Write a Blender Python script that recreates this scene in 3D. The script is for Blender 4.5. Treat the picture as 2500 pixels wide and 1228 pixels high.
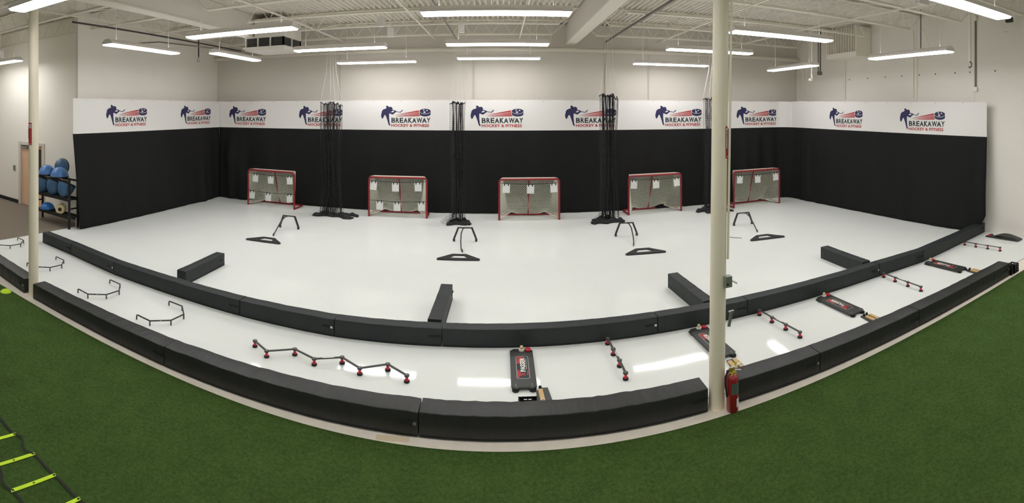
import bpy, math, random
from mathutils import Vector, Matrix, noise

# ------------------------------------------------------------------ camera, world, exposure
for o in list(bpy.data.objects):
    bpy.data.objects.remove(o)
SC = bpy.context.scene
COL = SC.collection
F, X0, YH, CAM_H = 1179.0, 1221.8, 267.8, 3.25      # stitched panorama: pixels per radian, centre column, horizon row
cd = bpy.data.cameras.new('camera')
cam = bpy.data.objects.new('camera', cd)
COL.objects.link(cam)
cam.location = (0, 0, CAM_H)
cam.rotation_euler = (math.pi / 2, 0, 0)
cd.type = 'PANO'
cd.panorama_type = 'CENTRAL_CYLINDRICAL'
cd.central_cylindrical_radius = 1.0
cd.central_cylindrical_range_u_min = -X0 / F
cd.central_cylindrical_range_u_max = (2500 - X0) / F
cd.central_cylindrical_range_v_min = (YH - 1228) / F
cd.central_cylindrical_range_v_max = YH / F
cd.clip_start = 0.05
SC.camera = cam

w = bpy.data.worlds.new('world')
SC.world = w
w.use_nodes = True
w.node_tree.nodes['Background'].inputs[0].default_value = (0.9, 0.92, 1, 1)
w.node_tree.nodes['Background'].inputs[1].default_value = 0.05
SC.view_settings.view_transform = 'Standard'
SC.view_settings.look = 'None'
SC.view_settings.gamma = 1
SC.view_settings.use_curve_mapping = False
SC.view_settings.exposure = 0.66
SC.cycles.max_bounces = 8
SC.cycles.diffuse_bounces = 6
SC.cycles.use_denoising = True
LAMP = 11.0                                            # radiance of the tube lenses

rnd = random.Random(7)
PI = math.pi

# ------------------------------------------------------------------ materials
def srgb(r, g, b):
    def f(c):
        c /= 255.0
        return c / 12.92 if c <= .04045 else ((c + .055) / 1.055) ** 2.4
    return (f(r), f(g), f(b), 1)

def mat(name, col, rough=.6, metal=0, spec=.5, bump=0, bscale=20, var=0, vscale=3, stretch=None, coat=0):
    m = bpy.data.materials.new(name)
    m.use_nodes = True
    nt = m.node_tree
    b = nt.nodes['Principled BSDF']
    b.inputs['Base Color'].default_value = col
    b.inputs['Roughness'].default_value = rough
    b.inputs['Metallic'].default_value = metal
    b.inputs['Specular IOR Level'].default_value = spec
    if coat:
        b.inputs['Coat Weight'].default_value = coat
        b.inputs['Coat Roughness'].default_value = .08
    tc = None
    if bump or var:
        tc = nt.nodes.new('ShaderNodeTexCoord')
        src = tc.outputs['Object']
        if stretch:
            mp = nt.nodes.new('ShaderNodeMapping')
            mp.inputs['Scale'].default_value = stretch
            nt.links.new(src, mp.inputs[0])
            src = mp.outputs[0]
    if bump:
        n = nt.nodes.new('ShaderNodeTexNoise')
        n.inputs['Scale'].default_value = bscale
        n.inputs['Detail'].default_value = 4
        nt.links.new(src, n.inputs['Vector'])
        bp = nt.nodes.new('ShaderNodeBump')
        bp.inputs['Strength'].default_value = bump
        bp.inputs['Distance'].default_value = .02
        nt.links.new(n.outputs[0], bp.inputs['Height'])
        nt.links.new(bp.outputs[0], b.inputs['Normal'])
    if var:
        n = nt.nodes.new('ShaderNodeTexNoise')
        n.inputs['Scale'].default_value = vscale
        n.inputs['Detail'].default_value = 5
        nt.links.new(src, n.inputs['Vector'])
        r = nt.nodes.new('ShaderNodeValToRGB')
        r.color_ramp.elements[0].position = .3
        r.color_ramp.elements[1].position = .7
        r.color_ramp.elements[0].color = tuple(c * (1 - var) for c in col[:3]) + (1,)
        r.color_ramp.elements[1].color = tuple(min(1, c * (1 + var)) for c in col[:3]) + (1,)
        nt.links.new(n.outputs[0], r.inputs[0])
        nt.links.new(r.outputs[0], b.inputs['Base Color'])
    return m

def emis(name, col, s):
    m = bpy.data.materials.new(name)
    m.use_nodes = True
    b = m.node_tree.nodes['Principled BSDF']
    b.inputs['Base Color'].default_value = (.9, .9, .9, 1)
    b.inputs['Emission Color'].default_value = col
    b.inputs['Emission Strength'].default_value = s
    return m

def turf_mat():
    m = bpy.data.materials.new('turf')
    m.use_nodes = True
    nt = m.node_tree
    b = nt.nodes['Principled BSDF']
    b.inputs['Roughness'].default_value = .9
    b.inputs['Specular IOR Level'].default_value = .15
    tc = nt.nodes.new('ShaderNodeTexCoord')
    n1 = nt.nodes.new('ShaderNodeTexNoise'); n1.inputs['Scale'].default_value = 70; n1.inputs['Detail'].default_value = 6; n1.inputs['Roughness'].default_value = .75
    n2 = nt.nodes.new('ShaderNodeTexNoise'); n2.inputs['Scale'].default_value = 3.2; n2.inputs['Detail'].default_value = 6
    n3 = nt.nodes.new('ShaderNodeTexNoise'); n3.inputs['Scale'].default_value = 25; n3.inputs['Detail'].default_value = 5
    for n in (n1, n2, n3):
        nt.links.new(tc.outputs['Object'], n.inputs['Vector'])
    a = nt.nodes.new('ShaderNodeMath'); a.operation = 'MULTIPLY_ADD'; a.inputs[1].default_value = .15
    nt.links.new(n2.outputs[0], a.inputs[0])
    a0 = nt.nodes.new('ShaderNodeMath'); a0.operation = 'MULTIPLY_ADD'; a0.inputs[1].default_value = .6
    nt.links.new(n1.outputs[0], a0.inputs[0])
    a1 = nt.nodes.new('ShaderNodeMath'); a1.operation = 'MULTIPLY'; a1.inputs[1].default_value = .25
    nt.links.new(n3.outputs[0], a1.inputs[0])
    nt.links.new(a1.outputs[0], a0.inputs[2])
    nt.links.new(a0.outputs[0], a.inputs[2])
    r = nt.nodes.new('ShaderNodeValToRGB')
    r.color_ramp.elements[0].position = .36; r.color_ramp.elements[0].color = srgb(48, 68, 30)
    r.color_ramp.elements[1].position = .64; r.color_ramp.elements[1].color = srgb(86, 115, 52)
    nt.links.new(a.outputs[0], r.inputs[0])
    nt.links.new(r.outputs[0], b.inputs['Base Color'])
    bp = nt.nodes.new('ShaderNodeBump'); bp.inputs['Strength'].default_value = .9; bp.inputs['Distance'].default_value = .015
    nt.links.new(n1.outputs[0], bp.inputs['Height'])
    nt.links.new(bp.outputs[0], b.inputs['Normal'])
    return m

MT = {
    'wall': mat('wall_paint', srgb(234, 229, 220), .85, bump=.06, bscale=12, var=.02, vscale=.8),
    'doorwall': mat('brightened_wall_paint', srgb(246, 240, 228), .85, bump=.06, bscale=12),  # wall paint lightened to carry the strong lamp light on the door wall
    'backwall': mat('grey_wall_paint', srgb(214, 208, 198), .85, bump=.06, bscale=12, var=.02, vscale=.8),
    'ceil': mat('ceiling_paint', srgb(226, 220, 210), .75, var=.04, vscale=2),
    'steel': mat('painted_steel', srgb(240, 234, 222), .55),
    'beam': mat('beam_paint', srgb(228, 222, 214), .6),
    'grey_pipe': mat('grey_conduit', srgb(120, 116, 110), .45, metal=.3),
    'dark_pipe': mat('dark_conduit', srgb(48, 42, 38), .5),
    'white_pipe': mat('white_pipe', srgb(212, 205, 192), .5),
    'ice': mat('synthetic_ice', srgb(241, 243, 238), .05, spec=.13, bump=.05, bscale=1.6, var=.012, vscale=1.1),
    'conc': mat('concrete', srgb(238, 228, 212), .7, var=.05, vscale=6),
    'carpet': mat('carpet', srgb(134, 124, 110), .95, spec=.1, bump=.4, bscale=160, var=.06, vscale=30),
    'turf': turf_mat(),
    'vinyl': mat('black_vinyl', srgb(38, 39, 38), .48, spec=.5, bump=.55, bscale=2.6, var=.1, vscale=4, stretch=(4, .8, .8)),
    'vinyl_in': mat('charcoal_vinyl', srgb(41, 46, 46), .55, spec=.4, bump=.3, bscale=2.2, var=.08, vscale=3, stretch=(3, 1, 1)),
    'strap': mat('black_strap', srgb(20, 20, 20), .7),
    'curtain': mat('black_curtain', srgb(29, 29, 29), .85, spec=.2, bump=.25, bscale=3, stretch=(1, 1, .25), var=.12, vscale=1.2),
    'banner': mat('white_banner', srgb(226, 223, 219), .6, bump=.04, bscale=4),
    'navy': mat('navy_print', srgb(38, 34, 78), .6),
    'ink': mat('dark_print', srgb(30, 38, 46), .6),
    'redink': mat('red_print', srgb(178, 52, 52), .6),
    'whiteink': mat('white_print', srgb(230, 227, 223), .6),
    'goalred': mat('red_paint', srgb(138, 29, 38), .35, spec=.5),
    'net': mat('white_cord', srgb(238, 240, 224), .8),
    'canvas': mat('white_canvas', srgb(232, 214, 200), .8),
    'target': mat('white_foam', srgb(226, 228, 224), .7),
    'blacknet': mat('black_netting', srgb(34, 34, 35), .8),
    'blackplastic': mat('black_plastic', srgb(46, 47, 45), .45, bump=.05, bscale=60),
    'darkgrey': mat('dark_grey_plastic', srgb(62, 64, 60), .45),
    'redplastic': mat('red_plastic', srgb(206, 40, 60), .35),
    'whiteplastic': mat('white_plastic', srgb(232, 228, 218), .4),
    'wood': mat('pale_wood', srgb(214, 176, 120), .5, var=.15, vscale=9, stretch=(8, 1, 1)),
    'woodball': mat('wooden_ball', srgb(222, 200, 150), .45, var=.05),
    'doorwood': mat('door_wood', srgb(232, 190, 154), .5, var=.08, vscale=5, stretch=(6, 6, .7)),
    'frame': mat('door_frame_paint', srgb(214, 206, 194), .5),
    'black': mat('black_rubber', srgb(26, 26, 26), .7),
    'column': mat('column_paint', srgb(240, 230, 206), .4, spec=.5, var=.02, vscale=3),
    'chrome': mat('chrome', srgb(200, 200, 196), .25, metal=.9),
    'galv': mat('galvanised_steel', srgb(150, 158, 148), .4, metal=.6),
    'extred': mat('extinguisher_red', srgb(150, 28, 34), .25, coat=.5),
    'brass': mat('brass', srgb(196, 170, 90), .35, metal=.7),
    'yellow': mat('yellow_plastic', srgb(226, 226, 60), .5),
    'neon': mat('neon_yellow', srgb(200, 236, 30), .45),
    'label': mat('green_grey_label', srgb(78, 96, 88), .5),
    'blue': mat('blue_vinyl', srgb(84, 132, 196), .3, spec=.6),
    'slate': mat('slate_blue_vinyl', srgb(66, 104, 140), .35, spec=.5),
    'brightblue': mat('bright_blue_vinyl', srgb(40, 118, 196), .3, spec=.6),
    'foam': mat('beige_foam', srgb(222, 206, 160), .8, var=.06, vscale=20),
    'tape': mat('beige_tape', srgb(226, 208, 176), .6),
    'void': mat('dark_louver', srgb(62, 60, 60), .7),
    'lens': emis('lit_lens', (.985, .985, 1.0, 1), LAMP),
    'uplight_glow': emis('added_uplight', (.98, .985, 1, 1), LAMP * .22),  # glow for the strips added above the housings
    'fixture': mat('fixture_enamel', srgb(232, 226, 222), .4),
    'glass': mat('dark_glass', srgb(40, 38, 36), .1),
}

# ------------------------------------------------------------------ mesh helpers
class MB:
    def __init__(s):
        s.v = []; s.f = []; s.m = []
    def add(s, vs, fs, mi=0):
        n = len(s.v)
        s.v += [tuple(p) for p in vs]
        s.f += [tuple(i + n for i in f) for f in fs]
        s.m += [mi] * len(fs)
        return s
    def box(s, x0, x1, y0, y1, z0, z1, mi=0, M=None):
        vs = [(x, y, z) for z in (z0, z1) for y in (y0, y1) for x in (x0, x1)]
        if M is not None:
            vs = [M @ Vector(p) for p in vs]
        return s.add(vs, [(0, 2, 3, 1), (4, 5, 7, 6), (0, 1, 5, 4), (2, 6, 7, 3), (0, 4, 6, 2), (1, 3, 7, 5)], mi)
    def bar(s, p, q, wd, ht, mi=0):
        p = Vector(p); q = Vector(q); d = (q - p)
        L = d.length; d.normalize()
        up = Vector((0, 0, 1)) if abs(d.z) < .95 else Vector((0, 1, 0))
        sx = d.cross(up).normalized(); sz = sx.cross(d)
        vs = []
        for b in (p, q):
            for i, j in ((-1, -1), (1, -1), (1, 1), (-1, 1)):
                vs.append(b + sx * i * wd / 2 + sz * j * ht / 2)
        return s.add(vs, [(0, 3, 2, 1), (4, 5, 6, 7), (0, 1, 5, 4), (1, 2, 6, 5), (2, 3, 7, 6), (3, 0, 4, 7)], mi)
    def tube(s, pts, r, n=8, mi=0, closed=False, caps=True):
        pts = [Vector(p) for p in pts]
        rr = r if isinstance(r, (list, tuple)) else [r] * len(pts)
        vs = []; N = len(pts)
        prev = None
        for i, p in enumerate(pts):
            a = pts[(i - 1) % N] if (closed or i > 0) else p
            b = pts[(i + 1) % N] if (closed or i < N - 1) else p
            d = (b - a)
            if d.length < 1e-9: d = Vector((0, 0, 1))
            d.normalize()
            if prev is None:
                up = Vector((0, 0, 1)) if abs(d.z) < .9 else Vector((0, 1, 0))
                sx = d.cross(up).normalized()
            else:
                sx = (prev - d * prev.dot(d))
                if sx.length < 1e-6: sx = d.orthogonal()
                sx.normalize()
            prev = sx
            sy = d.cross(sx)
            for k in range(n):
                t = 2 * PI * k / n
                vs.append(p + (sx * math.cos(t) + sy * math.sin(t)) * rr[i])
        fs = []
        for i in range(N if closed else N - 1):
            j = (i + 1) % N
            for k in range(n):
                l = (k + 1) % n
                fs.append((i * n + k, j * n + k, j * n + l, i * n + l))
        if caps and not closed:
            fs.append(tuple(range(n)))
            fs.append(tuple((N - 1) * n + k for k in reversed(range(n))))
        return s.add(vs, fs, mi)
    def lathe(s, prof, c=(0, 0, 0), n=24, mi=0, M=None):
        vs = []
        for r, z in prof:
            for k in range(n):
                t = 2 * PI * k / n
                vs.append(Vector((c[0] + r * math.cos(t), c[1] + r * math.sin(t), c[2] + z)))
        if M is not None:
            vs = [M @ p for p in vs]
        fs = []
        for i in range(len(prof) - 1):
            for k in range(n):
                l = (k + 1) % n
                fs.append((i * n + k, i * n + l, (i + 1) * n + l, (i + 1) * n + k))
        fs.append(tuple(reversed(range(n))))
        fs.append(tuple((len(prof) - 1) * n + k for k in range(n)))
        return s.add(vs, fs, mi)
    def prism(s, poly, z0, z1, mi=0, M=None):
        n = len(poly)
        vs = [Vector((x, y, z0)) for x, y in poly] + [Vector((x, y, z1)) for x, y in poly]
        if M is not None:
            vs = [M @ p for p in vs]
        fs = [tuple(reversed(range(n))), tuple(range(n, 2 * n))]
        fs += [(i, (i + 1) % n, n + (i + 1) % n, n + i) for i in range(n)]
        return s.add(vs, fs, mi)
    def grid(s, fn, nu, nv, mi=0):
        vs = [fn(i / nu, j / nv) for j in range(nv + 1) for i in range(nu + 1)]
        fs = [(j * (nu + 1) + i, j * (nu + 1) + i + 1, (j + 1) * (nu + 1) + i + 1, (j + 1) * (nu + 1) + i)
              for j in range(nv) for i in range(nu)]
        return s.add(vs, fs, mi)
    def build(s, name, mats, parent=None, smooth=False, bevel=0, bseg=2):
        me = bpy.data.meshes.new(name)
        me.from_pydata(s.v, [], s.f)
        if not isinstance(mats, (list, tuple)): mats = [mats]
        for m in mats: me.materials.append(MT[m] if isinstance(m, str) else m)
        if max(s.m, default=0) > 0:
            me.polygons.foreach_set('material_index', s.m)
        if smooth is True:
            me.polygons.foreach_set('use_smooth', [True] * len(s.f))
        elif smooth:
            me.polygons.foreach_set('use_smooth', [True] * len(s.f))
            me.update()
            me.set_sharp_from_angle(angle=math.radians(smooth))
        me.update()
        o = bpy.data.objects.new(name, me)
        COL.objects.link(o)
        if parent is not None: o.parent = parent
        if bevel:
            b = o.modifiers.new('bevel', 'BEVEL'); b.width = bevel; b.segments = bseg; b.limit_method = 'ANGLE'
        return o

def tag(o, label=None, cat=None, group=None, kind=None):
    if label: o['label'] = label
    if cat: o['category'] = cat
    if group: o['group'] = group
    if kind: o['kind'] = kind
    return o

def thing(name, label, cat, loc=(0, 0, 0), rz=0, group=None, rx=0, ry=0):
    o = bpy.data.objects.new(name, None)
    COL.objects.link(o)
    o.empty_display_size = .1
    o.location = loc
    o.rotation_euler = (rx, ry, rz)
    return tag(o, label, cat, group)

def copy_tree(o, parent=None):
    c = o.copy(); COL.objects.link(c)
    if parent is not None: c.parent = parent
    for ch in o.children:
        copy_tree(ch, c)
    return c

def dup(root, loc, rz=0, label=None, rx=0, ry=0):
    c = copy_tree(root)
    c.location = loc; c.rotation_euler = (rx, ry, rz)
    if label: c['label'] = label
    return c

def struct(o):
    o['kind'] = 'structure'
    return o

_tc = {}
def text_geo(s, off=0.0):
    key = (s, off)
    if key in _tc: return _tc[key]
    cu = bpy.data.curves.new('t', 'FONT')
    cu.body = s; cu.size = 1; cu.offset = off; cu.resolution_u = 2
    ob = bpy.data.objects.new('t', cu)
    COL.objects.link(ob)
    bpy.context.view_layer.update()
    me = bpy.data.meshes.new_from_object(ob)
    vs = [tuple(v.co) for v in me.vertices]; fs = [tuple(p.vertices) for p in me.polygons]
    bpy.data.objects.remove(ob); bpy.data.curves.remove(cu); bpy.data.meshes.remove(me)
    xs = [v[0] for v in vs]; ys = [v[1] for v in vs]
    x0, x1, y0, y1 = min(xs), max(xs), min(ys), max(ys)
    vs = [((x - x0) / (x1 - x0), (y - y0) / (y1 - y0)) for x, y, _ in vs]
    _tc[key] = (vs, fs)
    return _tc[key]

# ------------------------------------------------------------------ room shell
WL, WR, WB = -10.25, 10.85, 15.45        # left stub wall, right wall, back wall
DW = 9.1                                  # wall with the door, left of the stub
FARL, FRONT, TOP = -19.0, -7.0, 6.0

m = MB(); m.box(-10.35, WR, 4.95, WB, -.2, .0); struct(m.build('floor', 'ice'))
m = MB(); m.box(FARL, WR, 4.58, 4.95, -.2, -.004); struct(m.build('floor_concrete_strip', 'conc'))
m = MB(); m.box(FARL, -10.35, 4.95, DW, -.2, -.006); struct(m.build('floor_carpet', 'carpet'))
m = MB(); m.box(FARL, WR, FRONT, 4.58, -.2, .006); struct(m.build('floor_turf', 'turf'))

m = MB(); m.box(-10.35, WR, 4.944, 4.952, -.01, .0012); struct(m.build('trim_1', 'grey_pipe'))
# back wall with its tilt-up panel joints cut in
m = MB()
xs = [WL, -5.35, -.9, 4.85, WR]
for a, b in zip(xs, xs[1:]):
    m.box(a + .006, b - .006, WB, WB + .2, 0, TOP)
m.box(WL, WR, WB + .012, WB + .25, 0, TOP)
struct(m.build('wall_back', 'backwall'))
m = MB()
ys = [FRONT, .5, 7.25, 9.3, 12.6, WB]
for a, b in zip(ys, ys[1:]):
    m.box(WR, WR + .2, a + .005, b - .005, 0, TOP)
m.box(WR + .012, WR + .25, FRONT, WB, 0, TOP)
for px in (7.9, 8.6, 9.2, 9.9, 10.6, 11.4, 12.3, 7.4, 6.6):      # plugged bolt holes
    m.tube([(WR - .004, px, 4.27), (WR + .01, px, 4.27)], .022, 8, 1)
struct(m.build('wall_right', ['wall', 'void']))
m = MB(); m.box(WL - .1, WL, 8.56, WB + .2, 0, TOP); struct(m.build('wall_left', 'wall'))
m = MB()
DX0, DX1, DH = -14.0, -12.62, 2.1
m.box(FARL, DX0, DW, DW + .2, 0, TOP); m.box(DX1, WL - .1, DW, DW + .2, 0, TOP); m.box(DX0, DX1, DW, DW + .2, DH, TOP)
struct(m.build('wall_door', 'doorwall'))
m = MB(); m.box(FARL - .2, FARL, FRONT, DW, 0, TOP); struct(m.build('wall_far_left', 'wall'))
m = MB(); m.box(FARL, WR, FRONT - .2, FRONT, 0, TOP); struct(m.build('wall_front', 'wall'))

# corrugated roof deck
m = MB()
pitch, dep = .15, .07
x = FARL; prof = []
while x < WR + .2:
    prof += [(x, 0), (x + .05, 0), (x + .068, dep), (x + .132, dep)]
    x += pitch
n = len(prof)
vs = [(px, FRONT, TOP + pz) for px, pz in prof] + [(px, WB + .2, TOP + pz) for px, pz in prof]
m.add(vs, [(i, i + 1, n + i + 1, n + i) for i in range(n - 1)])
m.box(FARL - .2, WR + .3, FRONT - .2, WB + .3, TOP + .075, TOP + .2)
struct(m.build('ceiling', 'ceil'))

# black baseboards
m = MB(); m.box(FARL, DX0 - .09, DW - .015, DW, 0, .12); struct(m.build('baseboard_left', 'black'))
m = MB(); m.box(DX1 + .09, WL - .1, DW - .015, DW, 0, .12); struct(m.build('baseboard_back', 'black'))
m = MB(); m.box(WR - .012, WR, 4.6, 7.0, 0, .07); struct(m.build('baseboard_right', 'wall'))

# door
d = bpy.data.objects.new('door_1', None); COL.objects.link(d); d.location = (DX0, DW, 0)
struct(d)
W = DX1 - DX0
m = MB(); m.box(.06, W - .06, .05, .1, .01, DH - .05); m.build('door_leaf', 'doorwood', d)
m = MB(); m.box(-.07, .06, -.03, .15, 0, DH + .06); m.box(W - .06, W + .07, -.03, .15, 0, DH + .06); m.box(.06, W - .06, -.03, .15, DH - .05, DH + .06)
m.build('door_frame', 'frame', d, bevel=.006)
m = MB(); m.box(W - .36, W - .2, .035, .05, .95, 1.95); m.build('door_window', 'glass', d)
m = MB(); m.box(.1, .42, .0, .05, DH - .17, DH - .09); m.bar((.4, .01, DH - .12), (.75, .02, DH - .07), .03, .02); m.build('door_closer', 'galv', d)
m = MB(); m.tube([(W - .14, .05, 1.0), (W - .14, .0, 1.0), (W - .26, .0, 1.0)], .012, 8); m.build('door_handle', 'chrome', d)

# ------------------------------------------------------------------ beams, joists, bridging, columns
BX = (-7.0, 2.25)
def beam(x, label):
    t = thing('roof_beam', label, 'beam', (x, FRONT, 5.35), group='roof beams')
    L = WB - FRONT
    m = MB(); m.box(-.14, .14, 0, L, .03, TOP - 5.35 - .005); m.build('web', 'beam', t)
    m = MB(); m.box(-.17, .17, 0, L, 0, .03); m.build('flange', 'steel', t)
    return t
beam(BX[0], 'boxed white roof beam above the left column, ending over the grey ceiling air unit')
beam(BX[1], 'wide boxed white roof beam above the right column, running to the back wall')

JY = [3.7, 5.5, 7.3, 9.1, 10.95, 12.75, 14.6]
ORD = {3.7: 'nearest the viewer', 5.5: 'second nearest the viewer', 7.3: 'third nearest the viewer', 9.1: 'middle one of seven',
       10.95: 'third from the back wall', 12.75: 'second from the back wall', 14.6: 'closest to the back wall'}
def joist(x0, x1, y, bay):
    t = thing('roof_joist', 'white open web steel joist in the %s bay, %s' % (bay, ORD[y]), 'joist', (x0, y, 5.5), group='open web roof joists')
    L = x1 - x0; z1 = TOP - 5.5 - .01
    for nm, z, a, b in (('bottom_chord', .02, .55, L - .55), ('top_chord', z1 - .03, .0, L)):
        m = MB()
        for sgn in (-1, 1):
            m.box(a, b, sgn * .035 - .025, sgn * .035 + .025, z - .004, z + .004)
            m.box(a, b, sgn * .012 - .004, sgn * .012 + .004, z, z + .05)
        m.build(nm, 'steel', t)
    m = MB()
    k = max(4, int(round((L - 1.1) / .6))); st = (L - 1.1) / k
    m.tube([(.05, 0, z1 - .03), (.55, 0, .03)], .012, 5); m.tube([(L - .05, 0, z1 - .03), (L - .55, 0, .03)], .012, 5)
    for i in range(k):
        a = .55 + i * st
        m.tube([(a, 0, .03), (a + st / 2, 0, z1 - .03), (a + st, 0, .03)], .011, 5, caps=False)
    m.build('web_rod', 'steel', t)
    return t
for y in JY:
    if y < 9.5:
        joist(-17.5, BX[0] - .15, y, 'left')
    else:
        joist(WL + .02, BX[0] - .15, y, 'left')
    joist(BX[0] + .15, BX[1] - .15, y, 'middle')
    joist(BX[1] + .15, WR - .02, y, 'right')
for x, lab in ((-5.1, 'left one in the middle bay'), (-2.1, 'middle one in the middle bay'), (.6, 'right one in the middle bay'), (5.2, 'left one in the right bay'),
               (8.0, 'right one in the right bay'), (-9.0, 'one left of the left beam')):
    m = MB(); m.box(x - .02, x + .02, 3.0, WB, 5.49, 5.496); m.box(x - .003, x + .003, 3.0, WB, 5.496, 5.53)
    tag(m.build('bridging_angle', 'steel'), 'long white bridging angle across the joist bottoms, ' + lab, 'bracing', 'bridging angles')
    m = MB()
    for a, b in zip(JY, JY[1:] + [WB]):
        m.bar((x + .05, a, 5.54), (x + .05, b, 5.96), .02, .02)
    tag(m.build('bridging_strut', 'steel'), 'zigzag of thin white struts beside the bridging angle, ' + lab, 'bracing', 'bridging struts')

def sign_on(parent, R, a0, a1, z0, z1, flip=1):
    # a curved sticker round the column: a0..a1 angles, z0..z1 heights
    def cyl(a, z, r): return (r * math.sin(a), -r * math.cos(a), z)
    H = z1 - z0
    m = MB()
    def patch(u0, u1, v0, v1, r, mi):
        m.grid(lambda u, v: cyl(a0 + (a1 - a0) * (u0 + (u1 - u0) * u), z0 + H * (v0 + (v1 - v0) * v), r), 8, 1, mi)
    patch(0, 1, 0, 1, R + .002, 0)
    patch(.06, .94, .88, .93, R + .004, 1); patch(.06, .94, .76, .86, R + .004, 1)
    patch(.06, .45, .3, .74, R + .004, 1); patch(.06, .94, .04, .06, R + .004, 1)
    def txt(s, u0, u1, v0, v1, mi):
        vs, fs = text_geo(s, .01)
        m.add([cyl(a0 + (a1 - a0) * (u1 + (u0 - u1) * y), z0 + H * (v0 + (v1 - v0) * x), R + .006) for x, y in vs], fs, mi)
    txt('EXTINGUISHER', .12, .4, .31, .73, 0)
    def q(*pts):
        m.add([cyl(a0 + (a1 - a0) * u, z0 + H * v, R + .005) for u, v in pts], [tuple(range(len(pts)))], 1)
    vs, fs = text_geo('FIRE', .01)
    m.add([cyl(a0 + (a1 - a0) * (.12 + .76 * x), z0 + H * (.77 + .08 * y), R + .006) for x, y in vs], fs, 0)
    q((.5, .08), (.8, .17), (.2, .17)); q((.4, .17), (.6, .17), (.6, .27), (.4, .27))
    return m

def column(x, y, lean, label, sign):
    t = thing('steel_column', label, 'column', (x, y, -.004), ry=lean, group='round steel columns')
    Hc = 5.35
    m = MB(); m.lathe([(.088, 0), (.088, Hc)], n=40); m.build('shaft', 'column', t, smooth=40)
    m = MB(); m.box(-.15, .15, -.15, .15, Hc - .03, Hc); m.build('cap_plate', 'steel', t)
    m = MB(); m.lathe([(.094, 0), (.094, .01), (.089, .014)], n=32); m.build('base_ring', 'column', t, smooth=40)
    return t
colL = column(-7.0, 4.83, 0, 'cream round steel column at the left, standing in the gap of the outer pads', None)
colR = column(2.29, 4.77, .012, 'cream round steel column at the right, fire extinguisher at its foot', None)
m = sign_on(None, .088, -1.25, .62, 2.63, 3.02)
o = m.build('extinguisher_sign', ['redink', 'whiteink'], None); o.location = (-7.0, 4.83, 0)
tag(o, 'red and white extinguisher sticker wrapped on the left column', 'sign', 'extinguisher signs')
m = sign_on(None, .088, .38, 2.1, 2.72, 3.07)
o = m.build('extinguisher_sign', ['redink', 'whiteink'], None); o.location = (2.325, 4.77, 0)
tag(o, 'red and white extinguisher sticker wrapped on the right column', 'sign', 'extinguisher signs')

# conduit, outlet box and clip on the right column
m = MB(); m.tube([(2.395, 4.705, 1.62), (2.455, 4.705, 5.3)], .014, 8)
tag(m.build('column_conduit', 'column'), 'thin cream conduit running up the right column', 'conduit')
t = thing('outlet_box', 'grey metal outlet box with open flap on the right column', 'box', (2.385, 4.68, 1.33))
m = MB(); m.box(-.05, .03, -.045, .03, 0, .12); m.build('box', 'galv', t, bevel=.004)
m = MB(); m.box(.0, .075, -.03, .03, .06, .075, M=Matrix.Rotation(.5, 4, 'Y')); m.build('flap', 'whiteplastic', t)
m = MB(); m.lathe([(.012, 0), (.012, .006)], n=10, M=Matrix.Translation((-.03, -.05, .04)) @ Matrix.Rotation(PI / 2, 4, 'X')); m.build('knockout', 'black', t)
t = thing('hose_bracket', 'pale metal bracket leaning out of the right column below the outlet box', 'bracket', (2.425, 4.74, .86))
m = MB(); m.bar((0, 0, 0), (.035, 0, .16), .035, .012); m.bar((0, 0, .16), (.06, 0, .165), .03, .012); m.build('arm', 'galv', t)
m = MB(); m.tube([(2.4, 4.7, 1.86), (2.47, 4.69, 1.845), (2.56, 4.69, 1.83)], .003, 5)
tag(m.build('loose_wire', 'dark_pipe'), 'short dark wire sticking out sideways from the right column', 'wire')

# fire extinguisher
t = thing('fire_extinguisher', 'red fire extinguisher with black hose leaning at the right column foot', 'fire extinguisher', (2.41, 4.625, .006), rz=.15)
m = MB(); m.lathe([(.055, 0), (.065, .012), (.066, .34), (.06, .37), (.04, .395), (.022, .405)], n=36); m.build('cylinder', 'extred', t, smooth=50)
m = MB()
m.grid(lambda u, v: (.0672 * math.sin(-.75 + 1.5 * u), -.0672 * math.cos(-.75 + 1.5 * u), .2 + .12 * v), 14, 1, 0)
m.build('panel', 'label', t)
m = MB()
m.grid(lambda u, v: (.0675 * math.sin(.1 + .75 * u), -.0675 * math.cos(.1 + .75 * u), .06 + .09 * v), 10, 1, 0)
m.build('tag', 'whiteplastic', t)
m = MB(); m.lathe([(.03, .395), (.032, .405), (.02, .41), (.018, .44)], n=20); m.box(-.02, .02, -.015, .015, .43, .46); m.build('valve', 'brass', t, smooth=40)
m = MB(); m.tube([(.028 * math.cos(a), -.03 + .0 * a, .41 + .02 * math.sin(a)) for a in [i * PI / 8 for i in range(16)]], .005, 6, closed=True); m.build('collar', 'yellow', t)
m = MB(); m.bar((-.015, 0, .465), (.125, 0, .475), .022, .008); m.bar((0, 0, .44), (.115, 0, .40), .02, .006); m.build('handle', 'whiteplastic', t)
m = MB(); m.lathe([(.016, 0), (.016, .012)], n=16, M=Matrix.Translation((-.045, -.01, .46)) @ Matrix.Rotation(PI / 2, 4, 'X')); m.build('gauge', 'brass', t)
m = MB(); m.box(.03, .05, -.006, .006, .47, .515); m.build('pin', 'yellow', t)
m = MB(); m.tube([(-.03, 0, .45), (-.07, 0, .43), (-.092, 0, .38), (-.095, -.005, .3), (-.085, -.01, .22), (-.08, -.012, .18)], .011, 8); m.build('hose', 'black', t, smooth=True)

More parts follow.
